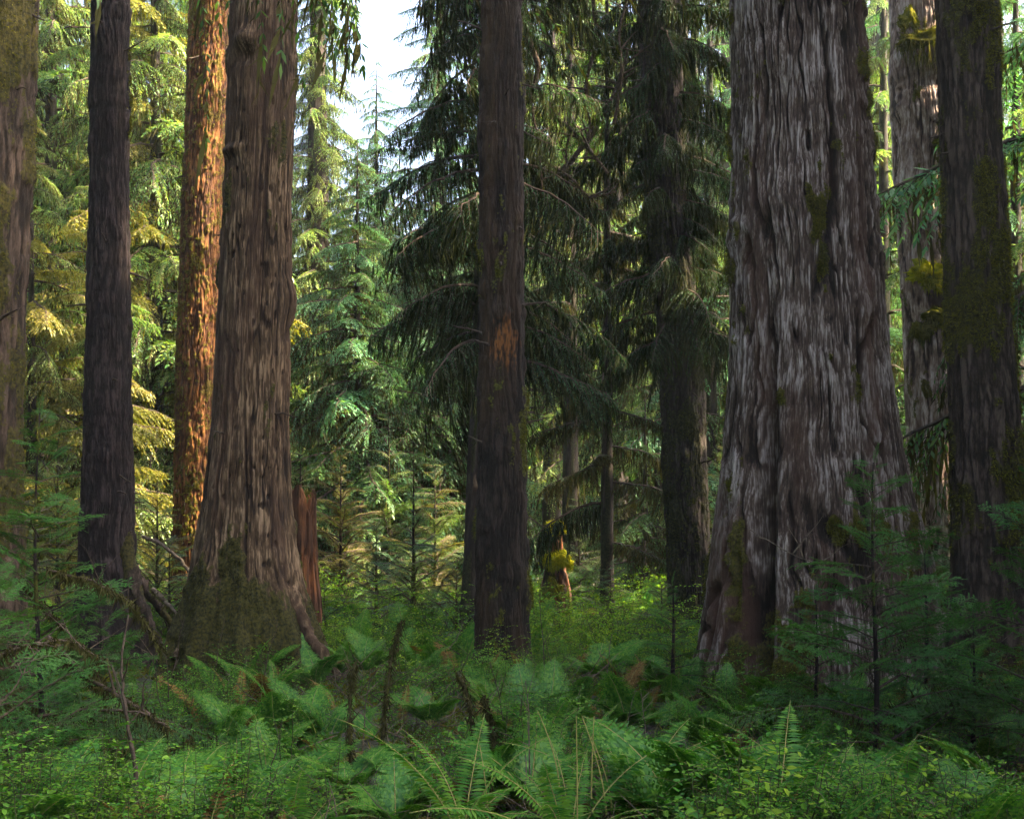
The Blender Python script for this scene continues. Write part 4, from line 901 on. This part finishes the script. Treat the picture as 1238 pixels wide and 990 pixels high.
for x, y, z, c, p in zip(xx, yy, zz, cl, pt):
    if any((x-a)**2+(y-b_)**2 < r_*r_ for a, b_, r_ in tr_pos): continue
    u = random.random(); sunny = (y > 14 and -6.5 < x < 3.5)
    near_fern = ((fr_pos[:, 0]-x)**2+(fr_pos[:, 1]-.12-y)**2 < fr_pos[:, 2]**2).any()
    hgt = .30+1.55*sstep(.38, .66, c)
    if c < .40 and u > .35 and not near_fern: continue
    hgt *= .80-.30*float(sstep(8.5, 11, y))+.35*float(sstep(14, 17, y))
    if near_fern: i = random.choice((0, 2, 8, 9, 3, 4, 10)); hgt = .55
    elif u < .10: i = 8+random.randrange(2)
    elif u < .13: i = 10+random.randrange(2)
    elif u < .18: i = 12+random.randrange(3)
    elif p > .56: i = 12+random.randrange(3) if random.random() < .20 else (random.randrange(6) if y < 12 else random.randrange(8))
    elif p < .42: i = random.choice((3, 4, 1, 14)) if random.random() < .8 else 12
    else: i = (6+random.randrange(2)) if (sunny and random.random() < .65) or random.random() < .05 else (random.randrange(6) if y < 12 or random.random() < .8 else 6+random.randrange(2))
    s = random.uniform(.75, 1.25)*hgt
    if random.random() < .035: i = 15+random.randrange(2)
    if i in (8, 9, 10, 11): s = random.uniform(.8, 1.4)
    if i >= 12: s = random.uniform(.55, .95)*(.6+.35*hgt)
    P.append((x, y, z+(.10*random.random() if i >= 12 else 0)))
    E.append((random.uniform(-.3, .3), random.uniform(-.5, .35) if i >= 12 else random.uniform(-.3, .3), random.random()*6.28)); S.append(s); I.append(i)
    if i < 8 and c > .60 and random.random() < .5: P.append((x+.1, y-.05, z+.25*hgt)); E.append(E[-1]); S.append(s*.7); I.append(i)
dfr = [m.copy() for m in (FR['sword'][0], FR['lady'][2])]
for m in dfr: m.materials[1] = M_DFERN
pieces += [FR['lady'][1]]+dfr
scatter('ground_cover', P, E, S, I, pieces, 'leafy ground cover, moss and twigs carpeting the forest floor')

# ------------------------------------------------------------------ stumps, stub, dead wood
def stump(label, Y, rows, mat, seed, name, jag=.25, tufts=1500, tm=M_MOSS_G, nth=120):
    zr = np.array([PZ(r[0], Y) for r in rows])[::-1]; cx = np.array([PX((r[1]+r[2])/2, Y) for r in rows])[::-1]; rr = np.array([(r[2]-r[1])/2*Y/F for r in rows])[::-1]
    x0 = cx[0]; root = empty(name, (x0, Y, 0)); tag(root, label, 'stump')
    z = np.arange(-.3, zr[-1], .02); th = np.arange(nth)*2*PI/nth; TH, Z = np.meshgrid(th, z)
    RR = np.interp(Z, zr, rr); X0 = np.interp(Z, zr, cx)-x0; c, s = np.cos(TH), np.sin(TH); gx, gy = c*RR, s*RR
    top = zr[-1]-jag*noise(c*4+seed, s*4, 0*Z, 3); Zc = np.minimum(Z, top+.03*noise(c*20, s*20, Z, 4))
    a = noise(gx*16+seed, gy*16, Zc*1.6, 2); d = -.05*sstep(.7, 1, 1-np.abs(2*a-1))+.06*(noise(gx*6, gy*6, Zc*1.2, 5)-.5)
    over = np.clip((Z-top)/(jag+.05), 0, 1); r2 = (RR+d)*(1-over*.9)
    V = np.stack([X0+c*r2, s*r2, Zc], -1).reshape(-1, 3); nz = len(z); i, j = np.meshgrid(np.arange(nz-1), np.arange(nth), indexing='ij'); i, j = i.ravel(), j.ravel(); j2 = (j+1) % nth
    Q = np.stack([i*nth+j, i*nth+j2, (i+1)*nth+j2, (i+1)*nth+j], 1)
    moss = np.maximum(sstep(.62, .75, fbm(gx*5+seed, gy*5, Zc*2, 6, 3)), sstep(.0, .2, over))
    link('stump_wood', mk('stump_wood', V, Q, mat, {'cav': noise(gx*24, gy*24, Zc*3, 7).ravel(), 'moss': moss.ravel()}, smooth=True), root)
    moss_tufts(V, np.stack([c, s, .6+0*c], -1).reshape(-1, 3), np.clip(moss.ravel()-.4, 0, 1)+1e-6, tufts, 'moss', tm, root, .035, .0)
    return root
st_ = stump('rotten red stump with moss and seedlings on top behind the brown snag', 15, [(585, 346, 382), (640, 346, 384), (700, 346, 386), (760, 344, 390)], MB_RED, 3, 'rotten_stump')
conifer('feathery bright seedling growing on top of the red stump', 362, 14.8, .55, .4, ['young_light'], 16, z0=.05, r=.012, mat=MB_DARK, pitch=(-.4, .3), name='young_conifer', cat='seedling', nom=1.2, zlim=.5)
bpy.context.view_layer.update()
for o in COL.objects:
    if o.get('label', '').startswith('feathery bright seedling'): o.location = (PX(364, 14.9), 14.85, PZ(588, 15)-.08)
st2 = stump('mossy broken stub with a rounded green cap and striped reddish wood', 20.6, [(632, 666, 677), (642, 663, 680), (690, 659, 684), (720, 652, 690), (800, 648, 694)], MB_RED, 9, 'mossy_stub', jag=.05, tufts=900)
sp2 = dict(root=st2, Y=20.6, x0=st2.location.x)
cushion(sp2, 671, 638, 20, 15, M_MOSS_Y, .04, 700, dy=-.10); cushion(sp2, 672, 676, 32, 18, M_MOSS_Y, .10, 900, dy=-.16); cushion(sp2, 668, 712, 26, 26, M_FLUFF, .12, 900, dy=-.2)

def stick(label, pts, rad, mat, seed, moss=0, twigs=4, name='dead_branch', cat='stick', tmat=None, group=None):
    P = np.array([(PX(a, Y), Y, PZ(b_, Y)) for a, b_, Y in pts]); o0 = P[0].copy(); root = empty(name, tuple(o0)); tag(root, label, cat, group)
    t = np.linspace(0, 1, 24); Pi = np.stack([np.interp(t, np.linspace(0, 1, len(P)), P[:, k]) for k in range(3)], 1)-o0
    for k in range(3): Pi[1:-1, k] = (Pi[:-2, k]+Pi[1:-1, k]*2+Pi[2:, k])/4
    Pi += R.normal(0, .004, Pi.shape); g = Geo(); g.tube(Pi, np.interp(t, [0, 1], rad)*R.uniform(.85, 1.2, 24), 7)
    link('limb', g.mesh('limb', mat, True), root); L = np.linalg.norm(Pi[-1]-Pi[0])
    for k in range(twigs):
        u = random.uniform(.25, .95); p = np.array([np.interp(u, t, Pi[:, c]) for c in range(3)]); d = R.normal(0, 1, 3); d[2] = abs(d[2])*.8; d[1] *= .5; d /= np.linalg.norm(d); l = L*random.uniform(.15, .35)
        s = np.linspace(0, 1, 7); g = Geo(); g.tube(p+np.outer(s*l, d)+np.cumsum(R.normal(0, .012*L**.5, (7, 3)), 0)*s[:, None], np.linspace(rad[1]*1.1+.001, .001, 7), 4); link('twig', g.mesh('twig', mat), root)
    if moss:
        k = int(moss); u = R.random(k); q = np.stack([np.interp(u, t, Pi[:, c]) for c in range(3)], 1); g = Geo()
        D = R.normal(0, .5, (k, 3)); D[:, 2] -= 1; g.blades(q+R.normal(0, .012, (k, 3)), D, R.normal(0, 1, (k, 3)), .02+.10*R.random(k)**2, .012, tri=True); tag(link('moss', g.mesh('moss', tmat or M_MOSS), root), kind='stuff')
stick('bare dark forked stem rising in the lower left foreground', [(168, 985, 7.0), (160, 900, 7.0), (150, 850, 7.0), (146, 800, 7.05), (155, 742, 7.1)], (.014, .005), M_WOODY, 1, twigs=5)
stick('pale brittle twigs at the left edge', [(0, 850, 7.2), (20, 828, 7.2), (36, 800, 7.2), (50, 782, 7.2)], (.006, .002), M_DEAD, 2, twigs=5)
stick('mossy leaning branch crossing under the left sapling', [(60, 770, 8), (100, 815, 7.9), (150, 845, 7.8), (205, 880, 7.7)], (.016, .009), M_WOODY, 3, moss=900, twigs=4)
stick('grey dead branch sweeping low across the left corner', [(-20, 800, 7.6), (30, 780, 7.6), (80, 772, 7.7), (130, 800, 7.8)], (.010, .003), M_DEAD, 3, twigs=9, moss=500)
stick('drooping mossy dead branch under the dark trunk', [(60, 690, 8.3), (110, 700, 8.3), (160, 730, 8.3), (200, 790, 8.3)], (.010, .003), M_WOODY, 3, twigs=9, moss=900)
stick('fine dead branch hanging behind the left sapling stem', [(20, 700, 8.9), (60, 740, 8.9), (110, 790, 8.9), (130, 850, 8.9)], (.009, .003), M_DEAD, 3, twigs=9, moss=700)
stick('mossy upright snag stem, taller of the pair left of centre', [(462, 900, 9.4), (466, 840, 9.4), (474, 790, 9.5), (486, 750, 9.5)], (.012, .005), M_MOSSW, 4, moss=600, twigs=4, name='mossy_snag_stick')
stick('mossy upright stem left of the taller one', [(425, 930, 9), (422, 880, 9), (424, 830, 9.1), (430, 800, 9.1)], (.012, .005), M_MOSSW, 5, moss=500, twigs=3, name='mossy_snag_stick')
stick('stubby mossy stump stick with a pointed top near the centre', [(600, 905, 8.0), (594, 880, 8.0), (590, 860, 8), (586, 842, 8)], (.028, .006), M_MOSSW, 6, moss=600, twigs=1, name='mossy_snag_stick')
stick('short pale mossy stick below the centre trunk', [(572, 885, 8.2), (568, 850, 8.2), (560, 825, 8.2), (553, 812, 8.3)], (.012, .006), M_MOSSW, 7, moss=250, twigs=2, name='mossy_snag_stick')
stick('arched dead branch between dark trunk and brown snag', [(172, 648, 14.6), (196, 658, 14.5), (218, 676, 14.4), (232, 695, 14.3)], (.02, .02), M_DEAD, 8, twigs=1)
stick('broken pale root stick at the foot of the dark trunk', [(184, 712, 13.4), (198, 724, 13.4), (214, 742, 13.3)], (.03, .02), M_DEAD, 9, twigs=1, moss=200)
stick('long dead twig across the sapling before the giant', [(905, 640, 9.6), (960, 672, 9.5), (1010, 690, 9.4), (1060, 702, 9.3)], (.004, .005), M_DEAD, 10, twigs=4)
stick('thin dead twig right of the dark sapling', [(1060, 700, 9.1), (1110, 728, 9.1), (1155, 740, 9.0)], (.006, .003), M_DEAD, 11, twigs=3)
stick('curved bare twig on the ground at the lower right', [(1085, 972, 6.9), (1110, 962, 6.8), (1130, 972, 6.8), (1150, 990, 6.7)], (.008, .005), M_DEAD, 12, twigs=2)
stick('leaning grey dead branch high right of the centre trunk', [(676, 212, 17.5), (715, 165, 17.5), (745, 110, 17.6), (760, 60, 17.7)], (.045, .02), M_WOODY, 13, moss=500, twigs=7)
stick('dark diagonal bough high right of the centre trunk', [(640, 90, 16.6), (670, 140, 16.5), (700, 165, 16.5), (735, 210, 16.5)], (.035, .02), M_WOODY, 14, moss=900, twigs=8)
for lb, pts, r0, ms in (
 ('thick mossy limb curving down close to the right of the centre trunk', [(632, -10, 16.4), (636, 40, 16.2), (652, 80, 16.2), (640, 120, 16.2)], .05, 900),
 ('long thin hanging vine just right of the centre trunk', [(640, 110, 16.2), (650, 170, 16.1), (656, 230, 16.1), (650, 290, 16.2)], .018, 500),
 ('dark crooked vine crossing to the plum trunk skirt', [(652, 190, 16.4), (690, 215, 16.5), (712, 240, 16.6), (745, 232, 16.8)], .022, 500),
 ('wavy hanging limb left of the plum trunk top', [(716, -10, 17), (722, 50, 17), (708, 100, 17), (714, 160, 17), (706, 200, 17)], .030, 700),
 ('thin hooked limb below the leaning grey branch', [(700, 130, 16.9), (684, 180, 16.9), (690, 230, 16.9), (680, 285, 16.9)], .016, 400),
 ('upright forked limb high between grey branch and plum trunk', [(742, 150, 17), (752, 90, 17), (748, 40, 17), (760, -10, 17)], .026, 500)):
    stick(lb, pts, (r0, r0*.5), M_WOODY, 1, moss=ms, twigs=6, name='hanging_limb', cat='limb')
for k, (px, py, L) in enumerate([(698, 960, 95), (733, 955, 90), (715, 935, 70), (676, 920, 60), (740, 950, 60), (590, 960, 60)]):
    Y = 6.7+.08*k; a = random.Random(k).uniform(-35, 5)
    P0 = (PX(px, Y), Y, PZ(py+30, Y)); root = empty('fiddlehead_stalk', P0); tag_row(root, 'bare pale green fern stalk rising from the foreground ferns', 'fern stalk', px, 'bare fern stalks')
    s = np.linspace(0, 1, 12); g = Geo(); g.tube(np.stack([a*Y/F*s**1.6, 0*s, (L+30)*Y/F*s], 1), np.linspace(.005, .0025, 12), 6); link('stalk', g.mesh('stalk', M_RACHIS, True), root)
for k in range(26):
    px = rs.uniform(0, 1238); Y = rs.uniform(7, 12); h = rs.uniform(.4, 1.1); x = PX(px, Y); root = empty('bare_twig', (x, Y, g1(x, Y))); tag_row(root, 'bare woody twig standing in the undergrowth, %s, %s' % (depth_word(Y), where(px, 0)), 'twig', px, 'bare twigs in the undergrowth')
    g = Geo(); s = np.linspace(0, 1, 10); P_ = np.stack([rs.uniform(-.25, .25)*s*h, rs.uniform(-.1, .1)*s, h*s], 1)+np.cumsum(R.normal(0, .008, (10, 3)), 0); g.tube(P_, np.linspace(.007, .002, 10), 5)
    for q in range(4):
        b0 = P_[rs.randrange(3, 9)]; d = R.normal(0, 1, 3); d[2] = abs(d[2])+.3; g.tube(b0+np.outer(np.linspace(0, 1, 5)*h*.25, d/np.linalg.norm(d)), np.linspace(.003, .001, 5), 3)
    link('stem', g.mesh('stem', M_DEAD if k % 3 == 0 else M_WOODY, True), root)

def haze(density):
    x0, x1, y0, y1, z0, z1 = -110, 110, -60, 130, -6, 36
    V = [(x, y, z) for x in (x0, x1) for y in (y0, y1) for z in (z0, z1)]
    Q = [(0, 1, 3, 2), (4, 6, 7, 5), (0, 4, 5, 1), (2, 3, 7, 6), (0, 2, 6, 4), (1, 5, 7, 3)]
    m, N, L = newmat('forest_air'); pv = N.new('ShaderNodeVolumePrincipled'); pv.inputs['Density'].default_value = density
    pv.inputs['Color'].default_value = (.80, .93, 1, 1); pv.inputs['Anisotropy'].default_value = .3
    o = N.new('ShaderNodeOutputMaterial'); L.new(pv.outputs[0], o.inputs['Volume'])
    tag(link('haze', mk('haze', np.array(V, float), Q, m)), kind='stuff')
if HAZE > 0: haze(HAZE)
resolve_rows()
